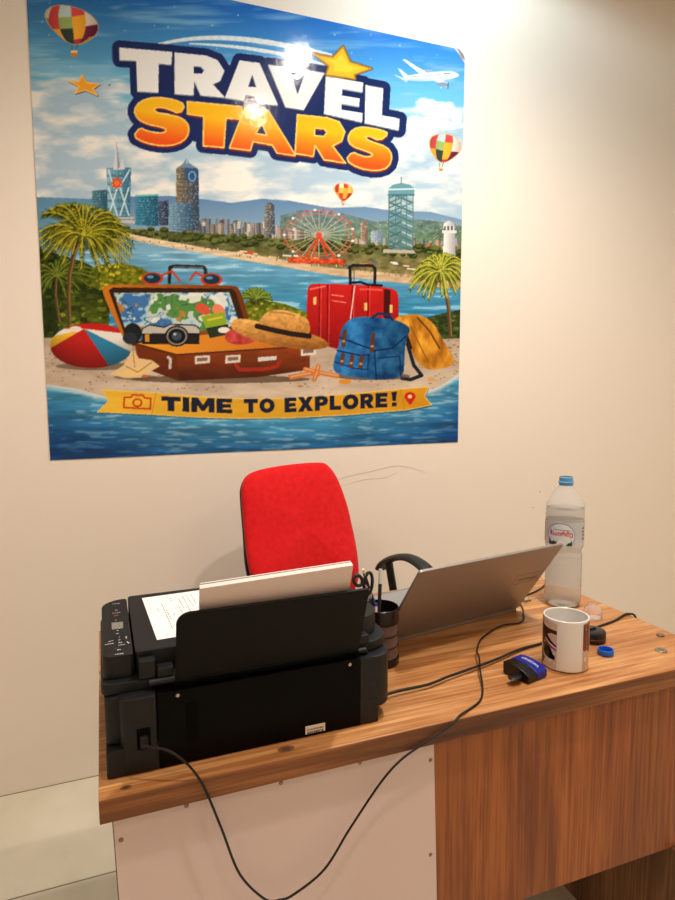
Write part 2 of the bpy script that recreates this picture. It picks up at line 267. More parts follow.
    A.line(z((300, 112), (332, 116)), .5, (236, 150, 140)); A.line(z((300, 128), (340, 134)), .4, (236, 150, 140))
    # yellow bag, backpack, hat
    i = A.inside(smooth(z((472, 182), (490, 170), (545, 164), (585, 190), (606, 230), (640, 285), (644, 304), (620, 318), (560, 325), (520, 270), (500, 205)))); f = A.fbm(7, 12, 4, 140, i); A.put(i, mix((146, 86, 22), (238, 176, 64), np.clip(f * 1.4 - .1, 0, 1))); A.line(z((540, 176), (575, 215), (602, 262)), .9, (110, 66, 22)); A.line(z((520, 200), (545, 250), (570, 300)), .6, (150, 92, 30))
    A.line(z((512, 250), (530, 310), (552, 338), (520, 350), (496, 346)), 1.8, (38, 44, 54)); A.line(z((500, 200), (520, 260)), 2, (48, 42, 40))
    A.ell(372, 376, 38, 4, (90, 76, 68), .7)
    body = smooth(z((326, 206), (345, 184), (372, 172), (440, 176), (486, 184), (516, 200), (520, 214), (506, 240), (504, 300), (500, 345), (420, 351), (330, 338), (302, 326), (306, 290), (318, 262), (322, 230))); i = A.inside(body); f = A.fbm(8, 8, 4, 150, i); u = (A.px[i] - 333) / 75
    A.put(i, mix((22, 78, 134), (66, 148, 206), np.clip(f * 1.5 - .25, 0, 1)) * (1.12 - .45 * np.clip(u, 0, 1))[:, None])
    A.line(z((414, 176), (430, 164), (462, 168), (470, 182)), 1.3, (24, 58, 100))
    A.line(z((322, 232), (360, 246), (420, 268), (470, 262), (508, 228)), .8, (14, 52, 96)); A.line(z((314, 268), (380, 282), (405, 280)), .7, (14, 52, 96)); A.line(z((308, 300), (360, 318), (400, 322), (404, 282)), .6, (14, 52, 96)); A.line(z((420, 270), (424, 350)), .7, (14, 52, 96)); A.line(z((430, 290), (490, 284), (494, 340)), .6, (14, 52, 96))
    for x, y, h in ((336, 214, 40), (416, 224, 46), (331, 280, 26), (357, 284, 28), (384, 286, 28)): A.line(z((x, y), (x - 4, y + h)), 2, (104, 62, 40)); A.ell(*z((x - 3, y + h * .7))[0], 1.6, 1.2, (190, 150, 110))
    A.grad(smooth(z((14, 196), (26, 178), (70, 180), (150, 205), (250, 222), (292, 246), (290, 260), (240, 268), (150, 258), (70, 236), (26, 214))), (228, 176, 100), (156, 100, 44), (0, 322), (0, 348), 1, .35, (4, 2))
    A.grad(smooth(z((88, 202), (104, 172), (124, 156), (160, 152), (205, 166), (232, 180), (238, 196), (238, 226), (190, 222), (130, 208))), (234, 186, 112), (182, 124, 60), (0, 308), (0, 336), 1, .35, (3, 3)); A.line(z((126, 160), (160, 162), (196, 170)), .9, (168, 112, 56), .7)
    A.line(z((90, 200), (140, 212), (190, 222), (236, 228)), 2.6, (44, 34, 30))
    # shell, starfish
    A.ell(136, 377, 22, 2.5, (104, 84, 68), .6); A.poly([(110, 374), (124, 365), (133, 348), (139, 358), (152, 360), (160, 366), (151, 371), (145, 377), (126, 378)], (232, 200, 150)); A.poly([(118, 374), (130, 368), (146, 366), (142, 374), (128, 377)], (238, 206, 140)); A.line([(126, 366), (138, 372), (152, 362)], .5, (176, 126, 74)); A.line([(133, 349), (135, 367)], .5, (184, 132, 80)); A.ell(145, 376, 3, 1.6, (196, 110, 70))
    for ex, ey in ((291, 377), (305, 369), (318, 366), (337, 376), (314, 379)): A.poly([(314, 369), (ex, ey), (320, 375)], (208, 128, 70)); A.line([(317, 372), (ex, ey)], 2.3, (208, 132, 76)); A.line([(317, 371.5), (ex, ey - .6)], .5, (238, 180, 124))
    A.ell(344.5, 381.5, 6.5, 2.3, (222, 150, 50)); A.ell(431, 379.5, 4, 1.5, (222, 170, 70)); A.ell(300, 386, 3, 1, (190, 130, 80))
    # ribbon
    rib = [(101.8, 389.5), (130, 391), (156, 392.5), (200, 396.5), (240, 398.5), (290, 398), (347, 394), (400, 389), (428, 386.5), (424, 396), (431, 404.5), (407, 409.5), (347, 414.5), (290, 417.5), (240, 418), (200, 417), (150, 414), (97.7, 411.6), (109, 400.5)]
    A.poly([(x + .6, y + 1.8) for x, y in rib], (60, 80, 96), .5); A.grad(rib, (242, 196, 70), (214, 156, 40), (100, 0), (430, 0), 1, .12, (30, 10)); A.line(rib, .4, (250, 220, 130), .8, True)
    A.line([(156, 393), (152, 414)], .5, (196, 140, 40), .7); A.line([(400, 389.5), (404, 409.5)], .5, (196, 140, 40), .7)
    red = (206, 70, 34); A.line([(124.5, 397.2), (131, 397), (133, 394.5), (143, 395), (145, 397.6), (151, 398), (150.6, 408.6), (124, 407.2)], .85, red, 1, True); A.line(A.epts(137.6, 402.4, 4.2, 3.6), .85, red, 1, True)
    A.poly(smooth([(403.5, 396.5), (405, 393), (409.5, 391.5), (414, 393), (415.5, 396.5), (413, 400.5), (409.8, 405.5), (406, 400.5)], 1), (206, 48, 40)); A.ell(409.4, 396.3, 2.2, 1.9, (246, 220, 150))
    G = dict(T=[[(0, 0), (10, 0), (10, 3), (6.7, 3), (6.7, 10), (3.3, 10), (3.3, 3), (0, 3)]], I=[[(0, 0), (3.4, 0), (3.4, 10), (0, 10)]], M=[[(0, 0), (3.4, 0), (6, 5), (8.6, 0), (12, 0), (12, 10), (9, 10), (9, 5), (6.8, 9), (5.2, 9), (3, 5), (3, 10), (0, 10)]],
        E=[[(0, 0), (8, 0), (8, 2.6), (3.2, 2.6), (3.2, 3.8), (7.4, 3.8), (7.4, 6.2), (3.2, 6.2), (3.2, 7.4), (8, 7.4), (8, 10), (0, 10)]], X=[[(0, 0), (3.8, 0), (5.2, 2.6), (6.6, 0), (10.2, 0), (7.2, 4.9), (10.4, 10), (6.6, 10), (5.1, 7.2), (3.6, 10), (0, 10), (3.1, 4.9)]],
        P=[[(0, 0), (6, 0), (8.2, 1), (9, 3.3), (8.2, 5.7), (6, 6.7), (3.3, 6.7), (3.3, 10), (0, 10)], [(3.3, 2.5), (5.2, 2.5), (5.7, 3.3), (5.2, 4.2), (3.3, 4.2)]], L=[[(0, 0), (3.3, 0), (3.3, 7.3), (7.8, 7.3), (7.8, 10), (0, 10)]],
        R=[[(0, 0), (6, 0), (8.2, 1), (9, 3.2), (8.2, 5.4), (6.8, 6.3), (9.4, 10), (5.6, 10), (3.6, 6.8), (3.3, 6.8), (3.3, 10), (0, 10)], [(3.3, 2.5), (5.2, 2.5), (5.7, 3.3), (5.2, 4.2), (3.3, 4.2)]], O=[[(5.4 + 5.4 * np.cos(a), 5 + 5.2 * np.sin(a)) for a in np.linspace(0, 6.283, 20)], [(5.4 + 2.1 * np.cos(a), 5 + 2.3 * np.sin(a)) for a in np.linspace(0, 6.283, 16)]],
        **{'!': [[(.3, 0), (3.7, 0), (3, 6.4), (1, 6.4)], [(.6, 7.3), (3.4, 7.3), (3.4, 10), (.6, 10)]]})
    def ribtext(word, x0, x1, yc0, yc1, h):
        adv = [max(p[0] for q in G[c] for p in q) for c in word]; tot = sum(adv) + 1.1 * (len(word) - 1); k = (x1 - x0) / tot; x = 0
        for c, a in zip(word, adv):
            idx = np.array([], int)
            for q in G[c]:
                pts = []
                for gx, gy in q:
                    u = (x + gx) / tot; xx = x0 + u * (x1 - x0); pts.append((xx, yc0 + (yc1 - yc0) * u + (gy - 5) * h / 10))
                idx = np.setxor1d(idx, A.inside(pts))
            A.put(idx, (28, 38, 66)); x += a + 1.1
    ribtext('TIME', 161.5, 232, 403.3, 405.8, 14.5); ribtext('TO', 243.5, 274.5, 405.6, 405.2, 14); ribtext('EXPLORE', 284.5, 387, 404.9, 399.7, 14.5); ribtext('!', 390.5, 396.5, 399, 398.6, 14.5)
    # title
    a1 = lambda *p: Z(p, 3.97, 100, 30)
    b1 = lambda *p: Z(p, 3.97, 240, 30)
    ts = [[a1((78, 72), (287, 90), (284, 141), (234, 136), (232, 251), (150, 246), (146, 125), (80, 122))],
          [smooth(a1((297, 92), (298, 92), (420, 104), (466, 122), (494, 165), (478, 204), (448, 218)), 0).tolist() + a1((497, 271), (400, 262), (374, 204), (372, 262), (297, 256)), a1((372, 146), (400, 148), (414, 162), (404, 176), (372, 175))],
          [[(239.5, 61), (259.5, 63.5), (278, 106), (257, 103.5), (254, 96.8), (245.6, 95.6), (243.6, 101.2), (224.8, 98.4)], [(248.2, 87), (256.4, 88), (252.2, 75)]],
          [[(268, 65), (289, 67.8), (297.4, 95), (306, 70.3), (324.4, 73.6), (303.7, 110.4), (285.3, 107.4)]],
          [b1((340, 183), (487, 212), (485, 250), (405, 236), (403, 262), (473, 274), (472, 306), (402, 294), (402, 318), (485, 332), (483, 368), (333, 334))],
          [b1((497, 220), (567, 234), (561, 340), (632, 354), (628, 400), (494, 371))]]
    ss = [[smooth(a1((340, 298), (290, 276), (215, 268), (160, 284), (134, 320), (150, 356), (190, 376), (236, 385), (262, 394), (262, 406), (235, 412), (185, 402), (160, 388), (132, 425), (180, 450), (250, 463), (310, 455), (348, 428), (356, 385), (330, 352), (280, 338), (232, 332), (214, 320), (225, 308), (265, 312), (318, 336)), 1)],
          [a1((347, 286), (564, 306), (561, 356), (500, 352), (492, 468), (410, 461), (412, 345), (347, 335))],
          [[(245, 107.6), (268, 110.8), (295.5, 156), (276.8, 153.4), (272.2, 145.4), (253, 142), (250.2, 151), (229.4, 148.2)], [(255.6, 134), (267, 135.6), (261.4, 123.4)]],
          [b1((227, 338), (345, 350), (392, 366), (415, 406), (402, 443), (366, 462), (418, 530), (332, 516), (299, 462), (297, 462), (290, 503), (218, 492)), b1((296, 390), (332, 394), (345, 408), (332, 424), (294, 421))],
          [smooth(b1((590, 413), (560, 398), (490, 385), (445, 395), (424, 430), (440, 462), (500, 482), (527, 494), (515, 506), (475, 500), (445, 484), (417, 518), (470, 550), (540, 562), (590, 546), (604, 500), (582, 465), (520, 445), (494, 431), (510, 420), (552, 442)), 1)]]
    sw = [((142, 50), (175, 42), (205, 38.5), (240, 39.5), (280, 45), (330, 56)), ((190, 44.5), (230, 47), (270, 52.5), (325, 66))]
    for k, q in enumerate(sw):
        q = np.array(q); xx = np.linspace(q[0, 0], q[-1, 0], 24); q = np.stack([xx, np.polyval(np.polyfit(q[:, 0], q[:, 1], 3), xx)], 1); n = len(q)
        for a in range(n - 1): A.line(q[a:a + 2], 2.6 * (.35 + .65 * np.sin((a + .5) / n * 2.6)) * (1 if k == 0 else .75), (232, 240, 242), .93)
    navy = (34, 52, 104)
    A.poly([(138, 58), (200, 64), (262, 72), (330, 82), (386, 118), (384, 160), (300, 152), (250, 144), (210, 146), (150, 130)], navy)
    for L in ts + ss: A.poly(L[0], navy); A.line(L[0], 7.2, navy, 1, True)
    for L in ts:
        for dx, dy, col in ((-.9, 1.8, (20, 32, 66)), (-.5, 1.1, (120, 132, 150)), (0, 0, (240, 238, 234))):
            idx = np.array([], int)
            for q in L: idx = np.setxor1d(idx, A.inside([(x + dx, y + dy) for x, y in q]))
            A.put(idx, col)
    for L in ss:
        for dx, dy, col in ((.3, 2.4, (150, 44, 26)), (0, 0, None)):
            idx = np.array([], int)
            for q in L: idx = np.setxor1d(idx, A.inside([(x + dx, y + dy) for x, y in q]))
            if col: A.put(idx, col)
            else:
                base = 96 + (A.px[idx] - 130) * .118; t = np.clip((A.py[idx] - base - 2) / 45, 0, 1); t = np.clip((t - .25) * 1.6, 0, 1)
                A.put(idx, mix((246, 190, 40), (236, 96, 40), t))
        for q in L: A.line(q, .75, (250, 212, 120), .95, True)
    st = b1((408, 68), (436, 130), (520, 156), (452, 180), (456, 197), (340, 180), (352, 146), (288, 95), (366, 112)); A.line(st, 1.6, (110, 84, 60), .8, True); A.poly(st, (240, 196, 60)); A.line(st, .8, (196, 140, 50), .9, True); A.poly(b1((402, 95), (425, 138), (470, 155), (425, 172), (370, 165), (375, 140), (340, 118), (380, 122)), (250, 214, 70))
    st = Z([(388, 510), (420, 560), (505, 572), (460, 602), (490, 647), (410, 612), (340, 634), (366, 587), (300, 552), (364, 556)], 6.75, 25, 0); A.line([(x + .6, y + .8) for x, y in st], .8, (90, 76, 66), .8, True); A.poly(st, (244, 172, 52)); A.line(st, .6, (250, 206, 130), 1, True); A.ell(109.8, 85.5, 1.2, .9, (110, 120, 140))
    # aeroplane
    z = lambda *p: Z(p, 6.92, 380, 50)
    A.poly(z((152, 70), (172, 68), (250, 118), (310, 150), (330, 170), (270, 166), (214, 120)), (238, 242, 248)); A.poly(z((120, 130), (138, 136), (190, 180), (160, 192)), (232, 238, 246)); A.poly(z((92, 176), (120, 182), (196, 210), (180, 226)), (206, 216, 230))
    A.poly(smooth(z((150, 188), (230, 174), (320, 160), (400, 152), (490, 150), (530, 162), (548, 178), (520, 196), (440, 212), (300, 220), (190, 214)), 2), (240, 243, 248)); A.grad(smooth(z((160, 204), (330, 196), (540, 184), (500, 202), (420, 214), (300, 220), (190, 216)), 1), (190, 202, 220), (222, 228, 236), (400, 0), (455, 0))
    A.poly(z((330, 196), (420, 204), (478, 240), (462, 262), (420, 240)), (220, 228, 238)); A.poly(z((384, 232), (440, 226), (472, 238), (470, 256), (400, 250)), (150, 160, 178)); A.line(z((470, 232), (466, 268)), .6, (120, 100, 110)); A.poly(z((300, 140), (352, 138), (370, 152), (310, 156)), (170, 182, 202)); A.line(z((438, 168), (480, 166)), .5, (120, 130, 150)); A.line(z((200, 190), (420, 172)), .3, (150, 160, 180))
    pal = [(236, 224, 208), (240, 176, 60), (212, 84, 84), (188, 208, 206), (160, 178, 110), (126, 46, 80), (62, 74, 70), (196, 62, 70)]
    balloon(A, Z([(135, 112), (150, 66), (205, 40), (285, 40), (385, 68), (465, 118), (502, 182), (490, 232), (440, 275), (380, 306), (300, 302), (215, 228), (160, 170)], 6.75, 25, 0), (71, 6), (75, 45), 27, (74.5, 54), pal)
    balloon(A, smooth(Z([(335, 650), (345, 605), (395, 585), (450, 580), (510, 600), (555, 645), (560, 690), (520, 740), (445, 785), (400, 775), (350, 710)], 6.92, 380, 50), 0), (445.5, 134), (441, 163), 16.5, (440.4, 169.2), pal)
    balloon(A, [(333, 190), (335, 185), (341, 183), (348, 184.5), (352.5, 188), (353, 193), (349, 198), (343.5, 202), (340, 200)], (343.5, 183), (342.5, 201), 9.5, (342.8, 204), [(238, 206, 120), (236, 170, 70), (206, 70, 56), (238, 226, 200), (236, 190, 90), (190, 60, 60), (204, 80, 60), (196, 62, 60)])
    return np.clip(A.c, 0, 255)
import bpy, bmesh, math, random
from mathutils import Vector, Matrix
random.seed(4)
PI = math.pi; V = Vector
COL = bpy.context.scene.collection

# ---------------------------------------------------------------- materials
def s2l(c):
    f = lambda v: v / 12.92 if v <= .04045 else ((v + .055) / 1.055) ** 2.4
    return tuple(f(v / 255) for v in c) + (1,)
def mat(name, rgb, rough=.5, metal=0, spec=.5, trans=0, ior=1.45, coat=0, sheen=0, bump=None, var=None, emit=None, alpha=1):
    m = bpy.data.materials.new(name); m.use_nodes = True; nt = m.node_tree; b = nt.nodes['Principled BSDF']
    b.inputs['Base Color'].default_value = s2l(rgb); b.inputs['Roughness'].default_value = rough; b.inputs['Metallic'].default_value = metal
    b.inputs['Specular IOR Level'].default_value = spec; b.inputs['Transmission Weight'].default_value = trans; b.inputs['IOR'].default_value = ior
    b.inputs['Coat Weight'].default_value = coat; b.inputs['Sheen Weight'].default_value = sheen; b.inputs['Alpha'].default_value = alpha
    if emit: b.inputs['Emission Color'].default_value = s2l(emit[0]); b.inputs['Emission Strength'].default_value = emit[1]
    N, L = nt.nodes.new, nt.links.new
    if bump or var:
        tc = N('ShaderNodeTexCoord')
    if bump:
        n = N('ShaderNodeTexNoise'); n.inputs['Scale'].default_value = bump[0]; n.inputs['Detail'].default_value = 4; L(tc.outputs['Object'], n.inputs['Vector'])
        k = N('ShaderNodeBump'); k.inputs['Strength'].default_value = bump[1]; k.inputs['Distance'].default_value = bump[2]; L(n.outputs['Fac'], k.inputs['Height']); L(k.outputs['Normal'], b.inputs['Normal'])
    if var:
        n = N('ShaderNodeTexNoise'); n.inputs['Scale'].default_value = var[0]; n.inputs['Detail'].default_value = 5; L(tc.outputs['Object'], n.inputs['Vector'])
        r = N('ShaderNodeValToRGB'); r.color_ramp.elements[0].position = .3; r.color_ramp.elements[1].position = .7
        r.color_ramp.elements[0].color = s2l(rgb); r.color_ramp.elements[1].color = s2l(var[1]); L(n.outputs['Fac'], r.inputs['Fac']); L(r.outputs['Color'], b.inputs['Base Color'])
    return m
def wood(name, axis, dark, mid, lite, rough=.45, k=1.0, seed=0.0):
    """Oak-print board, grain along `axis` (0 = x, 2 = z), with fine pores, wide bands and a few knots."""
    m = bpy.data.materials.new(name); m.use_nodes = True; nt = m.node_tree; b = nt.nodes['Principled BSDF']; N, L = nt.nodes.new, nt.links.new
    tc = N('ShaderNodeTexCoord'); mp = N('ShaderNodeMapping'); sc = [11 * k] * 3; sc[axis] = 1.1 * k; mp.inputs['Scale'].default_value = sc; mp.inputs['Location'].default_value = (seed, seed * .7, seed * .3)
    L(tc.outputs['Object'], mp.inputs['Vector'])
    n1 = N('ShaderNodeTexNoise'); n1.inputs['Scale'].default_value = 1.4; n1.inputs['Detail'].default_value = 6; n1.inputs['Roughness'].default_value = .62; n1.inputs['Distortion'].default_value = .7; L(mp.outputs[0], n1.inputs['Vector'])
    mp2 = N('ShaderNodeMapping'); s2 = [210 * k] * 3; s2[axis] = 5 * k; mp2.inputs['Scale'].default_value = s2; L(tc.outputs['Object'], mp2.inputs['Vector'])
    n2 = N('ShaderNodeTexNoise'); n2.inputs['Scale'].default_value = 1; n2.inputs['Detail'].default_value = 3; L(mp2.outputs[0], n2.inputs['Vector'])
    w = N('ShaderNodeTexWave'); w.wave_type = 'BANDS'; w.bands_direction = 'X' if axis == 2 else 'Y'; w.inputs['Scale'].default_value = 1.1; w.inputs['Distortion'].default_value = 9; w.inputs['Detail'].default_value = 3; w.inputs['Detail Scale'].default_value = 1.2; L(mp.outputs[0], w.inputs['Vector'])
    a = N('ShaderNodeMath'); a.operation = 'MULTIPLY_ADD'; a.inputs[1].default_value = .07; L(w.outputs['Fac'], a.inputs[0]); L(n1.outputs['Fac'], a.inputs[2])
    c = N('ShaderNodeMath'); c.operation = 'MULTIPLY_ADD'; c.inputs[1].default_value = .62; L(n2.outputs['Fac'], c.inputs[0]); L(a.outputs[0], c.inputs[2])
    r = N('ShaderNodeValToRGB'); e = r.color_ramp.elements; e[0].position = .56; e[0].color = s2l(dark); e[1].position = 1.06 if 0 else 1.0; e[1].color = s2l(lite); x = e.new(.82); x.color = s2l(mid)
    L(c.outputs[0], r.inputs['Fac'])
    v = N('ShaderNodeTexVoronoi'); v.inputs['Scale'].default_value = .55; v.inputs['Randomness'].default_value = 1; L(mp.outputs[0], v.inputs['Vector'])
    kr = N('ShaderNodeValToRGB'); kr.color_ramp.elements[0].position = .02; kr.color_ramp.elements[0].color = (.28, .22, .18, 1); kr.color_ramp.elements[1].position = .2; kr.color_ramp.elements[1].color = (1, 1, 1, 1); L(v.outputs['Distance'], kr.inputs['Fac'])
    mx = N('ShaderNodeMix'); mx.data_type = 'RGBA'; mx.blend_type = 'MULTIPLY'; mx.inputs['Factor'].default_value = .8; L(r.outputs['Color'], mx.inputs['A']); L(kr.outputs['Color'], mx.inputs['B']); sx = N('ShaderNodeSeparateXYZ'); L(tc.outputs['Object'], sx.inputs[0]); dv = N('ShaderNodeMath'); dv.operation = 'DIVIDE'; dv.inputs[1].default_value = .093; L(sx.outputs['X' if axis == 2 else 'Y'], dv.inputs[0])
    fl = N('ShaderNodeMath'); fl.operation = 'FLOOR'; L(dv.outputs[0], fl.inputs[0]); wn = N('ShaderNodeTexWhiteNoise'); wn.noise_dimensions = '1D'; L(fl.outputs[0], wn.inputs['W'])
    mr = N('ShaderNodeMapRange'); mr.inputs['To Min'].default_value = .84 if axis == 2 else .95; mr.inputs['To Max'].default_value = 1.10 if axis == 2 else 1.03; L(wn.outputs['Value'], mr.inputs['Value'])
    vm = N('ShaderNodeVectorMath'); vm.operation = 'SCALE'; L(mx.outputs['Result'], vm.inputs[0]); L(mr.outputs['Result'], vm.inputs['Scale']); L(vm.outputs['Vector'], b.inputs['Base Color'])
    k2 = N('ShaderNodeBump'); k2.inputs['Strength'].default_value = .25; k2.inputs['Distance'].default_value = .0006; L(n2.outputs['Fac'], k2.inputs['Height']); L(k2.outputs['Normal'], b.inputs['Normal'])
    b.inputs['Roughness'].default_value = rough
    return m
def floor_mat():
    m = bpy.data.materials.new('floor_tiles'); m.use_nodes = True; nt = m.node_tree; b = nt.nodes['Principled BSDF']; N, L = nt.nodes.new, nt.links.new
    tc = N('ShaderNodeTexCoord'); mp = N('ShaderNodeMapping'); mp.inputs['Location'].default_value = (.3, 1.685 - 3 * .6 + .6, 0); mp.inputs['Location'].default_value = (.95, -(1.685 - .6 * 2), 0); L(tc.outputs['Object'], mp.inputs['Vector'])
    br = N('ShaderNodeTexBrick'); br.offset = 0; br.inputs['Scale'].default_value = 1; br.inputs['Mortar Size'].default_value = .0022; br.inputs['Mortar Smooth'].default_value = 0; br.inputs['Brick Width'].default_value = 1.2; br.inputs['Row Height'].default_value = .6
    L(mp.outputs[0], br.inputs['Vector'])
    n = N('ShaderNodeTexNoise'); n.inputs['Scale'].default_value = 3.5; n.inputs['Detail'].default_value = 6; L(tc.outputs['Object'], n.inputs['Vector'])
    r = N('ShaderNodeValToRGB'); r.color_ramp.elements[0].position = .3; r.color_ramp.elements[0].color = s2l((206, 198, 174)); r.color_ramp.elements[1].position = .72; r.color_ramp.elements[1].color = s2l((226, 218, 196)); L(n.outputs['Fac'], r.inputs['Fac'])
    L(r.outputs['Color'], br.inputs['Color1']); L(r.outputs['Color'], br.inputs['Color2']); br.inputs['Mortar'].default_value = s2l((110, 98, 78)); L(br.outputs['Color'], b.inputs['Base Color'])
    b.inputs['Roughness'].default_value = .38; return m
def attr_mat(name, rough=.2, bump=None):
    m = bpy.data.materials.new(name); m.use_nodes = True; nt = m.node_tree; b = nt.nodes['Principled BSDF']; N, L = nt.nodes.new, nt.links.new
    a = N('ShaderNodeVertexColor'); a.layer_name = 'print'; L(a.outputs['Color'], b.inputs['Base Color']); b.inputs['Roughness'].default_value = rough; b.inputs['Specular IOR Level'].default_value = .22
    if bump:
        tc = N('ShaderNodeTexCoord'); n = N('ShaderNodeTexNoise'); n.inputs['Scale'].default_value = bump[0]; n.inputs['Detail'].default_value = 3; L(tc.outputs['Object'], n.inputs['Vector'])
        k = N('ShaderNodeBump'); k.inputs['Strength'].default_value = bump[1]; k.inputs['Distance'].default_value = bump[2]; L(n.outputs['Fac'], k.inputs['Height']); L(k.outputs['Normal'], b.inputs['Normal'])
    return m

M = dict(
    wall=mat('wall_paint', (236, 224, 210), .62, spec=.3, bump=(26, .12, .004)), ceil=mat('ceiling_paint', (238, 234, 228), .8),
    floor=floor_mat(),
    top=wood('oak_desktop', 0, (128, 76, 36), (178, 118, 66), (212, 158, 102), .42, 1.0, 3.1),
    front=wood('oak_front_panel', 2, (100, 46, 10), (138, 70, 22), (170, 97, 40), .48, .8, 6.3),
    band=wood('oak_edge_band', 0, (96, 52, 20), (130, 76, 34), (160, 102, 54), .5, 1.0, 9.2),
    leg=wood('oak_leg_panel', 2, (84, 56, 36), (120, 84, 54), (150, 108, 72), .5, .8, 1.7),
    white=mat('white_melamine', (226, 204, 202), .4), edge=mat('dark_panel_edge', (96, 64, 54), .6), screw=mat('screw_metal', (150, 128, 110), .4, .8), dark=mat('dark_recess', (5, 4, 4), .8, spec=.1),
    blk=mat('black_printer_plastic', (15, 16, 18), .5, spec=.45, bump=(900, .15, .0003)), blkg=mat('black_gloss_panel', (5, 3, 4), .35, spec=.10), lid=mat('black_textured_lid', (20, 20, 20), .5, bump=(700, .3, .0004)), flap=mat('black_tray_plastic', (10, 9, 7), .55, spec=.2),
    mark=mat('white_print', (205, 200, 196), .6), redmark=mat('red_print', (190, 90, 80), .6), lcd=mat('grey_display', (128, 126, 116), .2),
    sticker=mat('sticker_paper', (226, 214, 196), .6), ink=mat('black_ink', (96, 92, 92), .7), paper=mat('white_paper', (244, 242, 238), .75), stack=mat('pale_pink_paper', (236, 214, 208), .75),
    red=mat('red_chair_fabric', (204, 14, 18), .85, spec=.2, sheen=.15, bump=(420, .5, .002), var=(60, (218, 24, 26))), cblk=mat('black_chair_plastic', (30, 31, 30), .5), steel=mat('chrome', (190, 190, 190), .25, 1),
    alu=mat('brushed_laptop_metal', (158, 152, 148), .42, .55), keys=mat('laptop_keys', (44, 46, 50), .5), screen=mat('dark_laptop_screen', (8, 8, 10), .1), pad=mat('touchpad', (170, 170, 170), .3, .4), logo=mat('dark_emblem', (92, 64, 48), .4, .3), deck=mat('silver_palm_rest', (138, 138, 136), .4, .3),
    smoke=mat('smoky_plastic', (150, 130, 126), .12, trans=.6, ior=1.3), cup=mat('black_organizer_plastic', (26, 20, 22), .25), blue=mat('blue_pen_tip', (40, 52, 170), .3), rub=mat('cream_eraser', (232, 214, 190), .7), maroon=mat('maroon_pencil', (84, 24, 26), .4), silver=mat('white_ferrule', (206, 206, 204), .35),
    pet=mat('clear_bottle_plastic', (255, 255, 255), .06, trans=.86, ior=1.12), water=mat('water', (250, 254, 255), .02, trans=.84, ior=1.10), neck=mat('blue_bottle_neck', (120, 190, 240), .25, trans=.4, ior=1.3), cap=mat('bright_blue_cap', (22, 104, 212), .35), lab=mat('bottle_label_film', (216, 222, 230), .35, alpha=.62), badge=mat('bottle_label_badge', (220, 226, 234), .4), lred=mat('label_red', (206, 34, 48), .5), lgrn=mat('label_dark_green', (36, 62, 58), .5), lblu=mat('label_blue', (120, 138, 178), .5), lsnow=mat('label_pale', (240, 244, 248), .5),
    mug=mat('white_glazed_ceramic', (232, 228, 224), .16, coat=.3), mbrown=mat('mug_print_brown', (70, 28, 24), .2), mred=mat('mug_print_russet', (140, 72, 54), .2), mskin=mat('mug_print_pale', (214, 188, 176), .2), mblk=mat('mug_print_black', (18, 16, 20), .2), mtan=mat('mug_print_tan', (206, 176, 150), .2),
    cable=mat('black_cable', (16, 15, 15), .5), braid=mat('black_braided_cable', (20, 19, 19), .6, bump=(1500, .6, .001)), case=mat('black_case_plastic', (20, 19, 21), .3), cblue=mat('royal_blue_band', (18, 32, 136), .3), puckred=mat('dark_red_band', (96, 28, 26), .4), clear=mat('clear_dome_plastic', (250, 240, 240), .06, trans=.8, ior=1.3), coin=mat('coin_metal', (176, 164, 150), .35, .9), coind=mat('dull_coin_metal', (120, 110, 96), .5, .7), tag=mat('olive_connector', (92, 98, 44), .5), scuff=mat('grey_scuff', (206, 192, 180), .8), trimw=mat('lamp_housing', (240, 240, 240), .5))

# ---------------------------------------------------------------- builders
def obj(name, bm, m, parent=None, smooth=None, loc=None, rot=None, kind=None, label=None):
    me = bpy.data.meshes.new(name); bmesh.ops.recalc_face_normals(bm, faces=bm.faces[:])
    if smooth is not None:
        for f in bm.faces: f.smooth = True
        for e in bm.edges: e.smooth = not (len(e.link_faces) == 2 and e.calc_face_angle(0) > math.radians(smooth))
    bm.to_mesh(me); bm.free()
    for q in (m if isinstance(m, list) else [m]): me.materials.append(q)
    o = bpy.data.objects.new(name, me); COL.objects.link(o)
    if loc is not None: o.location = loc
    if rot is not None: o.rotation_euler = rot
    if smooth is not None and len(me.polygons) > 5:
        wn = o.modifiers.new('weighted_normals', 'WEIGHTED_NORMAL'); wn.keep_sharp = True; wn.weight = 80
    if parent: o.parent = parent
    if kind: o['kind'] = kind
    if label: o['label'] = label
    return o
def thing(name, label, cat, loc=(0, 0, 0), rot=(0, 0, 0), group=None):
    o = bpy.data.objects.new(name, None); COL.objects.link(o); o.location = loc; o.rotation_euler = rot; o.empty_display_size = .05
    return tag(o, label, cat, group)
def tag(o, label, cat, group=None):
    o['label'] = label; o['category'] = cat
    if group: o['group'] = group
    return o
def box(x0, x1, y0, y1, z0, z1, bev=0, seg=2, bm=None):
    t = bmesh.new(); bmesh.ops.create_cube(t, size=1)
    for v in t.verts: v.co = V((x0 + (v.co.x + .5) * (x1 - x0), y0 + (v.co.y + .5) * (y1 - y0), z0 + (v.co.z + .5) * (z1 - z0)))
    if bev: bmesh.ops.bevel(t, geom=t.edges[:], offset=bev, segments=seg, affect='EDGES', profile=.5)
    return merge(bm, t)
def merge(bm, t, mi=0):
    if mi:
        for f in t.faces: f.material_index = mi
    if bm is None: return t
    me = bpy.data.meshes.new('tmp'); t.to_mesh(me); t.free(); bm.from_mesh(me); bpy.data.meshes.remove(me); return bm
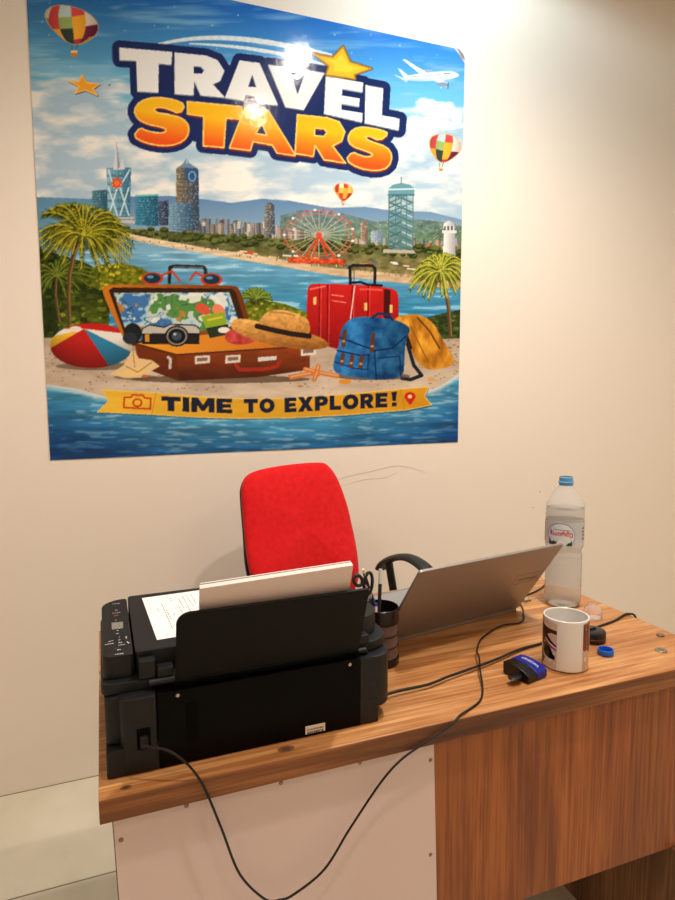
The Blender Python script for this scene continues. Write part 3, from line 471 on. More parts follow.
def prism(pts, z0, z1, bev=0, seg=2, bm=None, mi=0, tf=None):
    """Extrudes a closed outline (x, y) from z0 to z1; optional bevel of both rims; tf maps the local point to its place."""
    t = bmesh.new(); a = [t.verts.new((x, y, z0)) for x, y in pts]; b = [t.verts.new((x, y, z1)) for x, y in pts]; n = len(pts)
    t.faces.new(a[::-1]); t.faces.new(b)
    for i in range(n): t.faces.new((a[i], a[(i + 1) % n], b[(i + 1) % n], b[i]))
    bmesh.ops.recalc_face_normals(t, faces=t.faces[:])
    if bev:
        es = [e for e in t.edges if abs(e.verts[0].co.z - e.verts[1].co.z) < 1e-7]
        bmesh.ops.bevel(t, geom=es, offset=bev, segments=seg, affect='EDGES', profile=.5, clamp_overlap=True)
    if tf:
        for v in t.verts: v.co = tf(v.co)
    return merge(bm, t, mi)
def rrect(x0, x1, y0, y1, r, n=6):
    """Rounded rectangle; r is one radius or four (x0y0, x1y0, x1y1, x0y1)."""
    r = r if isinstance(r, (list, tuple)) else [r] * 4; P = []
    for (cx, cy, a0), q in zip(((x0, y0, PI), (x1, y0, 1.5 * PI), (x1, y1, 0), (x0, y1, .5 * PI)), r):
        ox = cx + (q if cx == x0 else -q); oy = cy + (q if cy == y0 else -q)
        if q == 0: P.append((cx, cy)); continue
        for k in range(n + 1): a = a0 + k / n * PI / 2; P.append((ox + q * math.cos(a), oy + q * math.sin(a)))
    return P
def lathe(prof, n=40, bm=None, mi=0, c=(0, 0, 0)):
    t = bmesh.new(); R = []
    for r, z in prof:
        R.append([t.verts.new((c[0], c[1], c[2] + z))] if r < 1e-6 else [t.verts.new((c[0] + r * math.cos(2 * PI * k / n), c[1] + r * math.sin(2 * PI * k / n), c[2] + z)) for k in range(n)])
    for a, b in zip(R, R[1:]):
        for k in range(n):
            q = [a[k % len(a)], a[(k + 1) % len(a)], b[(k + 1) % len(b)], b[k % len(b)]]; u = []
            for v in q:
                if v not in u: u.append(v)
            if len(u) > 2: t.faces.new(u)
    return merge(bm, t, mi)
def spline(P, n=8):
    P = [V(p) for p in P]; out = []; Q = [P[0] * 2 - P[1]] + P + [P[-1] * 2 - P[-2]]
    for i in range(1, len(Q) - 2):
        a, b, c, d = Q[i - 1:i + 3]
        for k in range(n):
            t = k / n; out.append(.5 * ((2 * b) + (c - a) * t + (2 * a - 5 * b + 4 * c - d) * t * t + (3 * b - a - 3 * c + d) * t ** 3))
    return out + [P[-1]]
def tube(P, r, n=10, bm=None, mi=0, flat=None):
    """Sweeps a circle (or an ellipse, flat = (side, up) radii) along a path."""
    t = bmesh.new(); P = [V(p) for p in P]; up = V((0, 0, 1)); rings = []
    for i, p in enumerate(P):
        d = (P[min(i + 1, len(P) - 1)] - P[max(i - 1, 0)]).normalized(); s = d.cross(up)
        if s.length < 1e-3: s = d.cross(V((0, 1, 0)))
        if rings and s.dot(ls) < 0: s = -s
        s.normalize(); ls = s; u = s.cross(d).normalized(); rr = r[i] if isinstance(r, (list, tuple)) else r; a, b = flat[0:2] if flat else (rr, rr)
        rings.append([t.verts.new(p + s * a * math.cos(2 * PI * k / n) + u * b * math.sin(2 * PI * k / n)) for k in range(n)])
    for A_, B_ in zip(rings, rings[1:]):
        for k in range(n): t.faces.new((A_[k], A_[(k + 1) % n], B_[(k + 1) % n], B_[k]))
    t.faces.new(rings[0][::-1]); t.faces.new(rings[-1]); return merge(bm, t, mi)
def quad_strip(p, q, w, n, bm=None, mi=0):
    """Thin printed stroke from p to q of width w lying on a surface with normal n."""
    t = bmesh.new(); p, q, n = V(p), V(q), V(n); s = (q - p).cross(n).normalized() * w / 2; t.faces.new([t.verts.new(x) for x in (p - s, p + s, q + s, q - s)]); return merge(bm, t, mi)
def lettering(text, size, tf, m, name, parent, bold=0.0):
    cu = bpy.data.curves.new('lettering', 'FONT'); cu.body = text; cu.size = size; cu.align_x = 'CENTER'; cu.align_y = 'CENTER'; cu.resolution_u = 3; cu.offset = bold
    o = bpy.data.objects.new('lettering', cu); COL.objects.link(o); bpy.context.view_layer.update()
    me = bpy.data.meshes.new_from_object(o.evaluated_get(bpy.context.evaluated_depsgraph_get())); bpy.data.objects.remove(o); bpy.data.curves.remove(cu)
    bm = bmesh.new(); bm.from_mesh(me); bpy.data.meshes.remove(me)
    for v in bm.verts: v.co = tf(v.co)
    bmesh.ops.solidify(bm, geom=bm.faces[:], thickness=.0001)
    return obj(name, bm, m, parent)

# ---------------------------------------------------------------- camera
EYE = V((0, 0, 1.32)); FPX, PITCH, ROLL, YAW = 618.0, .1032, -.0069, -.3648
def axes():
    fw = V((-math.sin(YAW), math.cos(YAW), 0)); r = V((math.cos(YAW), math.sin(YAW), 0)); up = V((0, 0, 1))
    f = fw * math.cos(PITCH) - up * math.sin(PITCH); u = fw * math.sin(PITCH) + up * math.cos(PITCH)
    return r * math.cos(ROLL) + u * math.sin(ROLL), -r * math.sin(ROLL) + u * math.cos(ROLL), f
r_, u_, f_ = axes(); cam = bpy.data.cameras.new('camera'); co = bpy.data.objects.new('camera', cam); COL.objects.link(co)
co.matrix_world = Matrix(((r_.x, u_.x, -f_.x, EYE.x), (r_.y, u_.y, -f_.y, EYE.y), (r_.z, u_.z, -f_.z, EYE.z), (0, 0, 0, 1)))
cam.sensor_fit = 'VERTICAL'; cam.sensor_height = 24; cam.lens = 24 * FPX / 900; cam.clip_start = .02
bpy.context.scene.camera = co

# ---------------------------------------------------------------- room
WY, CZ, X0, X1, Y0 = 2.152, 3.05, -2.2, 3.4, -2.4
obj('floor', box(X0 - .1, X1 + .1, Y0 - .1, WY + .1, -.1, 0), M['floor'], kind='structure')
obj('ceiling', box(X0 - .1, X1 + .1, Y0 - .1, WY + .1, CZ, CZ + .1), M['ceil'], kind='structure')
wall = obj('wall_back', box(X0 - .1, X1 + .1, WY, WY + .1, 0, CZ), M['wall'], kind='structure')
obj('wall_front', box(X0 - .1, X1 + .1, Y0 - .1, Y0, 0, CZ), M['wall'], kind='structure')
obj('wall_left', box(X0 - .1, X0, Y0, WY, 0, CZ), M['wall'], kind='structure')
obj('wall_right', box(X1, X1 + .1, Y0, WY, 0, CZ), M['wall'], kind='structure')
obj('trim_1', box(X0, X1, WY - .0012, WY, 0, .0022), mat('dark_floor_joint', (140, 120, 96), .8), kind='structure')
def flat_mark(pts, w):
    bm = bmesh.new(); P = spline(pts, 6)
    for i in range(len(P) - 1): quad_strip(P[i], P[i + 1], w * (.4 + .6 * math.sin(PI * (i + .5) / len(P))), (0, -1, 0), bm)
    return bm
sy = WY - .0006
obj('scuff_mark', flat_mark([(.79, sy, .955), (.85, sy, .976), (.955, sy, .992), (1.06, sy, 1.008), (1.127, sy, .998), (1.194, sy, .974)], .0028), M['scuff'], wall)
obj('scuff_mark', flat_mark([(.83, sy, .941), (.93, sy, .962), (1.018, sy, .965), (1.07, sy, .982)], .0024), M['scuff'], wall)
for x, z in ((1.757, .858), (1.723, .791)): obj('wall_speck', flat_mark([(x - .005, sy, z), (x + .005, sy, z + .003)], .007), M['scuff'], wall)

# ---------------------------------------------------------------- lamps
def lamp(name, x, y, power, col, size=150, blend=.6, r=.045, label='', emit=30):
    t = thing('ceiling_light', label, 'light', (x, y, CZ), group='round ceiling downlights')
    obj('housing', lathe([(.0, -.002), (.05, -.002), (.05, -.006), (.058, -.012), (.075, -.01), (.078, 0), (0, 0)]), M['trimw'], t, 40)
    obj('diffuser', lathe([(0, -.0045), (.049, -.0045), (.049, -.0025), (0, -.0025)]), mat('lamp_glow', tuple(int(255 * min(1, c)) for c in col), .5, emit=(tuple(int(255 * min(1, c)) for c in col), emit)), t)
    L = bpy.data.lights.new(name, 'SPOT'); L.energy = power; L.color = col; L.spot_size = math.radians(size); L.spot_blend = blend; L.shadow_soft_size = r
    o = bpy.data.objects.new(name, L); COL.objects.link(o); o.location = (x, y, CZ - .03); return o
WARM, PINK, NEUT, COOL = (1, .86, .73), (1, .78, .63), (1, .93, .85), (.70, .90, 1.0)
lamp('desk_lamp_beam', 1.033, 1.015, 66, NEUT, label='ceiling downlight above the middle of the desk')
lamp('visitor_lamp_beam', .971, .375, 50, WARM, label='ceiling downlight just in front of the desk')
lamp('wall_lamp_beam', 1.25, 1.60, 23, COOL, 176, .25, .06, label='cool white ceiling downlight near the poster wall')
lamp('room_lamp_beam', 1.6, -.9, 46, PINK, r=.28, label='ceiling downlight behind the viewer')
lamp('left_fill_beam', -.95, .35, 42, (1, .88, .79), r=.2, label='added unseen fill light at the far left of the room')  # added fill light, out of view: lifts the left wall and the floor shadow
w = bpy.data.worlds.new('world'); bpy.context.scene.world = w; w.use_nodes = True; w.node_tree.nodes['Background'].inputs[0].default_value = (.9, .85, .8, 1); w.node_tree.nodes['Background'].inputs[1].default_value = .15

# ---------------------------------------------------------------- poster
def make_poster():
    PX0, PX1, PZ0, PZ1 = -.152, 1.3505, 1.0915, 2.584; N = 560; S = 2; y = WY - .0012
    def grid(n):
        u = (np.arange(n) + .5) / n; v = (np.arange(n) + .5) / n
        return np.meshgrid(u, v)
    def to_photo(X, Zz):     # where a point of the wall was seen in the reference picture, the frame the artwork is drawn in
        d = np.stack([X - EYE.x, np.full_like(X, WY - EYE.y), Zz - EYE.z], -1); z = d @ np.array(f_)
        return 337.5 + FPX * (d @ np.array(r_)) / z, 450 - FPX * (d @ np.array(u_)) / z
    def place(u, v):         # the sheet hangs a hair out of square
        return PX0 + (PX1 - PX0) * u - .005 * (1 - u) * (1 - v) + .012 * (1 - u) * v * 0 - .009 * u * (1 - v), PZ0 + (PZ1 - PZ0) * v
    U, W = grid(N * S); X, Zz = place(U, W); px, py = to_photo(X, Zz)
    A = Art(px, py); c = picture(A).reshape(N, S, N, S, 3).mean((1, 3)) / 255
    c = np.where(c <= .04045, c / 12.92, ((c + .055) / 1.055) ** 2.4) ** 1.14 * POSTER_GAIN
    U = np.linspace(0, 1, N); U, W = np.meshgrid(U, U); X, Zz = place(U, W)
    rs = np.random.RandomState(3); wob = .0007 * np.sin(X * 9 + 2 * np.sin(Zz * 5)) * np.sin(Zz * 7)
    co_ = np.stack([X, y - .0008 + wob, Zz], -1).reshape(-1, 3)
    i = np.arange(N * N).reshape(N, N); q = np.stack([i[:-1, :-1], i[:-1, 1:], i[1:, 1:], i[1:, :-1]], -1).reshape(-1, 4)
    cut = (X - PX0) / (PX1 - PX0) * 1.5 + (Zz - PZ0) / (PZ1 - PZ0) * 1.5 > 3 - .044; q = q[~cut.ravel()[q].any(1)]
    me = bpy.data.meshes.new('poster'); me.vertices.add(N * N); me.vertices.foreach_set('co', co_.ravel().astype(np.float32))
    me.loops.add(q.size); me.loops.foreach_set('vertex_index', q.ravel().astype(np.int32)); me.polygons.add(len(q)); me.polygons.foreach_set('loop_start', (np.arange(len(q)) * 4).astype(np.int32))
    me.update(calc_edges=True); at = me.color_attributes.new('print', 'FLOAT_COLOR', 'POINT')
    at.data.foreach_set('color', np.concatenate([c.reshape(-1, 3), np.ones((N * N, 1))], 1).ravel().astype(np.float32)); me.validate()
    bm = bmesh.new(); bm.from_mesh(me); bmesh.ops.delete(bm, geom=[v for v in bm.verts if not v.link_faces], context='VERTS')
    bm.faces.ensure_lookup_table(); bm.normal_update()
    if bm.faces[0].normal.y > 0: bmesh.ops.reverse_faces(bm, faces=bm.faces[:])
    for f in bm.faces: f.smooth = True
    bm.to_mesh(me); bm.free(); me.materials.append(attr_mat('glossy_poster_print', .10, (38, .12, .003)))
    o = bpy.data.objects.new('poster', me); COL.objects.link(o)
    tag(o, 'large square glossy travel poster of suitcases and a bay city on the wall', 'poster')
    # the corner that has come loose and curls forward, showing its white back
    bm = bmesh.new(); a = V((PX1 - .044, y - .001, PZ1)); b = V((PX1 - .001, y - .001, PZ1 - .044)); n = 9; rows = []
    for k in range(n):
        t = k / (n - 1); ang = t * 2.1; r = .007; row = []
        for j in range(n):
            s = j / (n - 1); e = a.lerp(b, s); width = (1 - abs(2 * s - 1) ** 1.6) * .016 + .002
            h = ang * width / .016; d = V((.69, 0, .72)); row.append(bm.verts.new(e + d * (r * math.sin(h)) + V((0, -1, 0)) * (r * (1 - math.cos(h)))))
        rows.append(row)
    for p, q2 in zip(rows, rows[1:]):
        for j in range(n - 1): bm.faces.new((p[j], p[j + 1], q2[j + 1], q2[j]))
    obj('curled_corner', bm, mat('poster_back_paper', (236, 236, 236), .6), o, 60, label='white curled back of the loose corner')
POSTER_GAIN = .95
make_poster()

# ---------------------------------------------------------------- desk
T = .75; YF, YB, XL, XR = .869, 1.515, -.0265, 1.203
desk = thing('office_desk', 'oak desk with a white panel and a wood panel facing the visitor', 'desk', (.59, 1.19, 0))
def dk(name, bm, m, smooth=None, label=None):
    for v in bm.verts: v.co -= V((.59, 1.19, 0))
    return obj(name, bm, m, desk, smooth, label=label)
dt = box(XL, XR, YF, YB, T - .036, T, .0012, 2)
for kx, ky, ks in ((.2501, .8925, .011), (.0100, .8855, .0065)):      # knots in the board
    for mi_, f_s, dz in ((1, 1.0, .00012), (2, .55, .0002)):
        prism([(kx + ks * f_s * 1.25 * math.cos(a * PI / 12) * (1 + .12 * math.sin(a * 1.9)), ky + ks * f_s * .8 * math.sin(a * PI / 12)) for a in range(24)], T - .0005, T + dz, bm=dt, mi=mi_)
dk('desk_top', dt, [M['top'], mat('wood_knot_ring', (128, 84, 52), .5), mat('wood_knot_core', (92, 62, 44), .5)])
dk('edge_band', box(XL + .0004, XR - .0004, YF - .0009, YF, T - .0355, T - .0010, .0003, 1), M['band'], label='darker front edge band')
wp = dk('white_panel', prism([(-.0092, .714), (.0, .35), (.5235, .35), (.5122, .714)], 0, .016, tf=lambda c: V((c.x, .885 + c.z, c.y))), M['white'], label='white panel facing the visitor')
dk('panel_edge', prism([(-.0105, .714), (-.0013, .35), (.0, .35), (-.0092, .714)], 0, .016, tf=lambda c: V((c.x, .885 + c.z, c.y))), M['edge'])
dk('wood_panel', prism([(.5126, .714), (.524, .35), (1.200, .342), (1.200, .714)], 0, .016, tf=lambda c: V((c.x, .8852 + c.z, c.y))), M['front'], label='wood panel with upright grain')
dk('leg_panel', prism([(.872, 0), (1.5, 0), (1.5, .714), (.905, .714), (.905, .341), (.872, .341)], 1.0905, 1.1085, tf=lambda c: V((c.z, c.x, c.y))), M['leg'], label='dark upright leg panel')
dk('leg_panel', box(.006, .024, .902, 1.50, 0, .714, .0008), M['leg'])
dk('stretcher', box(.024, 1.0905, 1.20, 1.216, .40, .714), M['leg'])
for x, z in ((.0004, .6724), (.0936, .7005), (.2391, .7005), (.3739, .7025), (.5061, .6758), (.5078, .4991), (.012, .46)):
    bm = lathe([(0, .0014), (.0025, .0014), (.0036, .0004), (.0036, 0), (0, 0)], 14)
    for v in bm.verts: v.co = V((v.co.x + x, .8849 - v.co.z, v.co.y + z))
    box(x - .0022, x + .0022, .8833, .8836, z - .0004, z + .0004, bm=bm); dk('screw', bm, M['screw'], 40)
for x, y_, s in ((.2501, .8922, .009), (.0089, .8849, .005)):
    pass

# ---------------------------------------------------------------- printer
pr = thing('printer', 'black multifunction printer seen from behind on the left of the desk', 'printer', (.22, 1.07, T))
def pp(name, bm, m, smooth=35, parent=None, label=None):
    for v in bm.verts: v.co -= V((.22, 1.07, T))
    return obj(name, bm, m, parent or pr, smooth, label=label)
pp('base', prism(rrect(-.0145, .42, .9155, 1.235, (.004, .003, .02, .02)), T + .0008, T + .043, .0015), M['blk'])
for x, y_ in ((.01, .95), (.40, .95), (.01, 1.2), (.40, 1.2)): pp('foot', lathe([(0, 0), (.009, 0), (.009, .0035), (0, .0035)], 16, c=(x, y_, T)), M['cup'])
pp('body', prism(rrect(-.0145, .4365, .930, 1.235, (.012, .046, .02, .02)), T + .0435, .8665, .003), M['blk'])
pp('rear_panel', prism(rrect(.0585, .3870, .9150, .966, (.002, .002, 0, 0)), T + .0008, .8690, .002), M['blkg'], label='glossy black rear cover')
pp('side_block', prism(rrect(.3873, .4500, .9166, 1.16, (.0, .034, .012, 0), 10), T + .0255, .8664, .003), M['blk'])
pp('side_foot', prism(rrect(.4199, .4545, .968, 1.15, (.0, .012, .008, 0)), T + .0005, T + .023, .001), M['blk'])
pu = pp('power_unit', prism(rrect(.0055, .0580, .911, .9655, (.016, .006, 0, 0)), T + .008, .8685, .004), M['blk'])
so = pp('power_socket', merge(prism(rrect(.0285, .0480, .9100, .9112, 0), .790, .822), prism(rrect(.031, .0455, .9088, .9110, 0), .792, .812)), [M['dark']], None, pu)
pp('power_plug', box(.0325, .044, .902, .9098, .795, .812, .002), M['cable'], None)
pp('scanner_bed', prism(rrect(-.0180, .4580, .936, 1.240, (.014, .050, .025, .03), 9), .8672, .8848, .003), M['blk'])
cpm = (prism(rrect(-.0145, .0300, .951, 1.215, (.014, .006, .006, .038), 9), .8850, .9208, .002))
cl = lambda x, y_: V((x, y_, .9211))
DISP = (prism([(.0015, 1.0605), (.0190, 1.0605), (.0199, 1.0915), (.0014, 1.093)], .9206, .9213))
bm = bmesh.new()
for (a, b, c, d), q in zip(((.0040, 1.1903, .0176, 1.1892), (.0080, 1.1544, .0135, 1.1530), (.0031, 1.1394, .0179, 1.1400), (.0079, 1.1032, .0100, 1.1028), (.0088, 1.0534, .0119, 1.0550), (.0073, 1.0400, .0122, 1.0408), (.0111, 1.0242, .0132, 1.0234), (.0098, 1.0115, .0143, 1.0130), (.0099, 1.0017, .0157, 1.0004), (.0096, .9904, .0114, .9909), (.0224, 1.0231, .0223, 1.0130), (.0125, .9911, .0200, .9906), (.0227, 1.0014, .0255, .9923), (-.0049, 1.0115, .0036, 1.0133), (-.0102, 1.0012, .0036, 1.0017), (.0073, .9731, .0131, .9729), (.0038, .9575, .0165, .9565)), range(99)):
    n = max(1, round(math.hypot(c - a, d - b) / .0035))
    for k in range(n):
        f0, f1 = (k + .08) / n, (k + .82) / n; quad_strip(cl(a + (c - a) * f0, b + (d - b) * f0), cl(a + (c - a) * f1, b + (d - b) * f1), random.choice((.0016, .0022, .0026)), (0, 0, 1), cpm, 1)
quad_strip(cl(.006, 1.1244), cl(.0125, 1.1258), .0022, (0, 0, 1), cpm, 2)
cp = pp('control_panel', cpm, [M['blk'], M['mark'], M['redmark']], label='control panel with small display and white markings')
pp('display', DISP, M['lcd'], None, cp, label='small grey display')
for y_, w_ in ((1.175, .010), (1.128, .010), (1.045, .005), (.98, .010)): pp('button', prism(rrect(.003, .003 + w_, y_ - .004, y_ + .004, .002), .9204, .92095), M['cblk'], None, cp)
pp('scanner_lid', prism(rrect(.0325, .4500, .957, 1.228, (.006, .050, .02, .006), 9), .8850, .9205, .0025), M['lid'])
for x in (.036, .36):
    h = pp('lid_hinge', prism(rrect(x, x + .024, .934, .9555, .003), .8850, .9125, .002), M['blk'])
    pp('hinge_cap', box(x + .026, x + .05, .932, .953, .8850, .899, .002), M['blk'], 35, h)
pp('tray_pivot', tube([(.050, .9330, .8785), (.087, .9330, .8785)], .006, 12), M['blk'])
pp('tray_pivot', tube([(.388, .9300, .8745), (.400, .9300, .8745), (.404, .934, .868)], .0048, 12), M['blk'])
# the paper support leans back towards the visitor; local frame: x along, s up its slope
E0, EU = V((0, .930, .8685)), V((0, -.050, .1300)).normalized(); EN = V((1, 0, 0)).cross(EU)
ft = lambda d: (lambda c: V((c.x, 0, 0)) + E0 + EU * c.y + EN * (c.z + d))
pp('paper_support', prism(rrect(.0875, .3870, .0, .1405, (.001, .001, .004, .020), 8), -.0025, .0025, .001, tf=ft(0)), M['flap'], label='upright black paper tray cover')
pp('support_fold', prism(rrect(.0885, .3850, .012, .0132, 0), .0026, .0031, tf=ft(0)), M['blk'], None)
for x, z in ((.0890, .8605), (.3674, .8605)):
    bm = lathe([(0, .0016), (.002, .0014), (.003, .0004), (.003, 0), (0, 0)], 14)
    for v in bm.verts: v.co = V((v.co.x + x, .9149 - v.co.z, v.co.y + z))
    pp('screw', bm, M['steel'], 40)
stb = (box(.2885, .3225, .9142, .9149, T + .0055, T + .0190))
for r0 in range(2):
    x = .2915
    while x < .319: wd = random.uniform(.0006, .002); quad_strip((x, .9139, T + .0075 + r0 * .0055), (x + wd, .9139, T + .0075 + r0 * .0055), .004 if r0 == 0 else .0022, (0, -1, 0), stb, 1); x += wd + random.uniform(.0006, .0016)
pp('label_sticker', stb, [M['sticker'], M['dark']], None, label='small white barcode label')
pp('vent_recess', prism(rrect(.100, .118, .9143, .9151, 0), .785, .845), M['dark'], None)

pr.location.y -= .004
# paper standing in the tray, and a printed sheet lying on the lid
o = obj('paper_stack', prism([(.1225, .030), (.3580, .030), (.3575, .1825), (.1220, .1730)], -.0150, -.0070, tf=lambda c: ft(0)(V((c.x, c.y, c.z)))), M['stack']); tag(o, 'stack of blank pale paper standing in the rear tray of the printer', 'paper')
bm = prism([(.1260, .03), (.3570, .03), (.3565, .1838), (.1235, .1747)], -.0172, -.0162, tf=ft(0)); o = obj('paper_sheet', bm, M['paper']); tag(o, 'white sheet sticking up behind the blank stack in the printer tray', 'paper')
bm = prism([(.0675, .986), (.0575, 1.200), (.350, 1.214), (.360, 1.000)], .92075, .92095); 
for a, b, c, d in ((.0802, 1.1316, .0819, 1.1127), (.0894, 1.1548, .0957, 1.0218), (.0947, 1.1153, .0986, 1.0641), (.1052, 1.0957, .1055, 1.0806), (.1221, 1.1697, .1250, 1.1135), (.1178, 1.1324, .1203, 1.0896), (.1309, 1.1836, .1345, 1.0889), (.1368, 1.1872, .1434, 1.1166), (.1073, 1.1814, .1085, 1.1582), (.1462, 1.1894, .1497, 1.1304), (.18, 1.19, .186, 1.03), (.19, 1.19, .196, 1.05), (.2, 1.19, .206, 1.02), (.22, 1.19, .226, 1.04)):
    n = max(2, int(math.hypot(c - a, d - b) / .009))
    for k in range(n):
        f0, f1 = k / n, (k + random.uniform(.55, .85)) / n; quad_strip((a + (c - a) * f0, b + (d - b) * f0, .9211), (a + (c - a) * f1, b + (d - b) * f1, .9211), .0013, (0, 0, 1), bm, 1)
o = obj('printed_sheet', bm, [M['paper'], M['ink']]); tag(o, 'white printed sheet lying on the lid of the black printer', 'paper')

# ---------------------------------------------------------------- office chair
CA = math.radians(10); AX = V((math.cos(CA), math.sin(CA), 0)); FW = V((math.sin(CA), -math.cos(CA), 0)); LN = math.radians(14); UPB = -FW * math.sin(LN) + V((0, 0, math.cos(LN))); NB = (FW * math.cos(LN) + V((0, 0, math.sin(LN))))
OB = V((.58, 1.84, .85)); BASE = V((.58, 1.84, 0)) + FW * .20
ch = thing('office_chair', 'red fabric office chair with black armrests behind the desk', 'chair', BASE)
def cc(name, bm, m, smooth=50, parent=None, label=None):
    for v in bm.verts: v.co -= BASE
    return obj(name, bm, m, parent or ch, smooth, label=label)
def pad(outline, depth, place, rings=9, bulge=.6):
    """Soft cushion: the outline shrinks towards a domed face on both sides."""
    P = [V((x, y, 0)) for x, y in outline]; c = sum(P, V()) / len(P); bm = bmesh.new(); R = []
    for k in range(-rings, rings + 1):
        t = k / rings; s = (1 - abs(t) ** 3.2 * 1.0) ** .5 if abs(t) < 1 else 0
        s = (1 - abs(t) ** 4) ** .42; z = depth * t * (bulge + (1 - bulge) * abs(t))
        R.append([bm.verts.new(place(c + (p - c) * max(s, .001) + V((0, 0, z)))) for p in P])
    n = len(P)
    for a, b in zip(R, R[1:]):
        for i in range(n): bm.faces.new((a[i], a[(i + 1) % n], b[(i + 1) % n], b[i]))
    bm.faces.new(R[0][::-1]); bm.faces.new(R[-1]); return bm
def closed_smooth(P, n=6):
    m = len(P); out = []
    for i in range(m):
        a, b, c, d = (V(P[(i + j) % m]) for j in (-1, 0, 1, 2))
        for k in range(n):
            t = k / n; out.append(tuple(.5 * ((2 * b) + (c - a) * t + (2 * a - 5 * b + 4 * c - d) * t * t + (3 * b - a - 3 * c + d) * t ** 3)))
    return out
bo = closed_smooth([(-.204, -.085), (-.2, .03), (-.196, .13), (-.190, .172), (-.168, .203), (-.112, .219), (-.012, .227), (.086, .226), (.118, .214), (.146, .168), (.168, .078), (.174, .005), (.174, -.045), (.170, -.10), (.160, -.18), (.12, -.215), (0, -.222), (-.13, -.215), (-.18, -.18)], 4)
br = cc('backrest', pad(bo, .036, lambda c: OB + AX * c.x + UPB * c.y + NB * (c.z * (1.0 if c.z > 0 else .75) - .9 * (c.x * c.x) * -.55 + .02 * math.exp(-((c.y + .12) / .09) ** 2))), M['red'], 80, label='red fabric backrest')
cc('back_shell', pad([(x * .97, y * .97) for x, y in bo], .018, lambda c: OB + AX * c.x + UPB * c.y + NB * (c.z - .028 + .5 * c.x * c.x)), M['cblk'], 60, br, label='black plastic shell')
seat_o = closed_smooth([(-.21, -.20), (-.225, 0), (-.21, .17), (-.12, .21), (.12, .21), (.21, .17), (.225, 0), (.21, -.20), (.10, -.225), (-.10, -.225)], 4)
seat_place = lambda c: BASE + AX * c.x + FW * c.y * .98 + V((0, 0, .455 + c.z))
cc('seat', pad(seat_o, .042, seat_place), M['red'], 80, label='red fabric seat')
cc('seat_shell', pad([(x * .96, y * .96) for x, y in seat_o], .016, lambda c: seat_place(c) - V((0, 0, .038))), M['cblk'], 60)
cc('back_bracket', tube(spline([BASE + V((0, 0, .415)), BASE - FW * .2 + V((0, 0, .41)), OB - V((0, 0, .30)) - NB * .07 - FW * .02, OB - UPB * .12 - NB * .055], 8), .02, 10, flat=(.03, .01)), M['cblk'])
for s in (.27, -.27):
    q = lambda f, z: OB + AX * s + FW * f + V((0, 0, z - .85))
    arm = cc('armrest', tube(spline([q(.052, .712), q(.075, .737), q(.13, .766), q(.20, .783), q(.27, .775), q(.325, .748), q(.352, .70)], 6), .012, 12, flat=(.025, .011)), M['cblk'], 60)
    cc('armrest_support', tube(spline([q(.352, .70), q(.35, .62), q(.30, .52), q(.22, .435), q(.20, .425)], 6), .01, 10, flat=(.018, .009)), M['cblk'], 60, arm)
    cc('armrest_support', tube(spline([q(.093, .75), q(.118, .665), q(.15, .56), q(.19, .435)], 6), .01, 10, flat=(.014, .0105)), M['cblk'], 60, arm)
    cc('armrest_support', tube([q(.205, .425), q(.205, .425) - AX * s * .5], .012, 10), M['cblk'], 60, arm)
cc('gas_column', lathe([(0, .08), (.028, .08), (.028, .24), (.016, .245), (.016, .42), (0, .42)], 24, c=BASE), M['cblk'])
for k in range(5):
    a = CA + k * 2 * PI / 5 + .3; d = V((math.cos(a), math.sin(a), 0)); leg = cc('base_leg', tube(spline([BASE + V((0, 0, .10)), BASE + d * .12 + V((0, 0, .10)), BASE + d * .27 + V((0, 0, .075))], 4), .018, 10, flat=(.02, .014)), M['cblk'])
    bm = lathe([(0, -.011), (.022, -.011), (.027, -.007), (.027, .007), (.022, .011), (0, .011)], 20); e = V((-d.y, d.x, 0))
    for v in bm.verts: v.co = BASE + d * .27 + V((0, 0, .027)) + d * v.co.x + V((0, 0, v.co.y)) + e * v.co.z
    tube([BASE + d * .27 + V((0, 0, .035)), BASE + d * .27 + V((0, 0, .075))], .006, 8, bm); cc('caster', bm, M['cblk'], 50, leg)

# ---------------------------------------------------------------- laptop
LY = .1615; lap = thing('laptop', 'open silver laptop with its lid back towards the visitor', 'laptop', (.5536, 1.1825, T + .0005), (0, 0, LY))
LW, LD, LH = .418, .258, .237; LA = .9624
base = obj('base', prism(rrect(0, LW, .004, LD, .010), 0, .0150, .002), M['alu'], lap, 40)
obj('keyboard_deck', prism(rrect(.004, LW - .004, .012, LD - .004, .008), .0150, .0154), M['deck'], base)
bm = bmesh.new()
for r0 in range(6):
    nk = 17
    for k in range(nk):
        if r0 == 5 and 4 < k < 10 and k != 5: continue
        x0 = .022 + k * .0220; x1 = x0 + .0188 if not (r0 == 5 and k == 5) else x0 + .0188 + .022 * 4; box(x0, x1, .030 + r0 * .0200 + (0 if r0 else .004), .030 + r0 * .0200 + .0170, .0150, .0166, bm=bm)
obj('keyboard', bm, M['keys'], base, label='dark keys'); obj('touchpad', prism(rrect(.135, .265, .162, .246, .004), .0150, .0157), M['pad'], base)
obj('hinge', tube([(.05, .006, .014), (.368, .006, .014)], .0055, 12), M['keys'], base, 50)
LU, LNN = V((0, -math.cos(LA), math.sin(LA))), V((0, -math.sin(LA), -math.cos(LA)))
lf = lambda c: V((c.x, 0, .0155)) + LU * (c.y) + LNN * c.z
lid = obj('lid', prism(rrect(0, LW, -.008, LH - .008, (.004, .004, .006, .006)), -.0045, .0015, .001, tf=lf), M['alu'], lap, 40)
obj('screen', prism(rrect(.004, LW - .004, .006, LH - .012, .003), -.0050, -.0046, tf=lf), M['screen'], lid)
lt = lambda z: (lambda c: lf(V((c.x, c.y - .008, z))))
bm = bmesh.new()
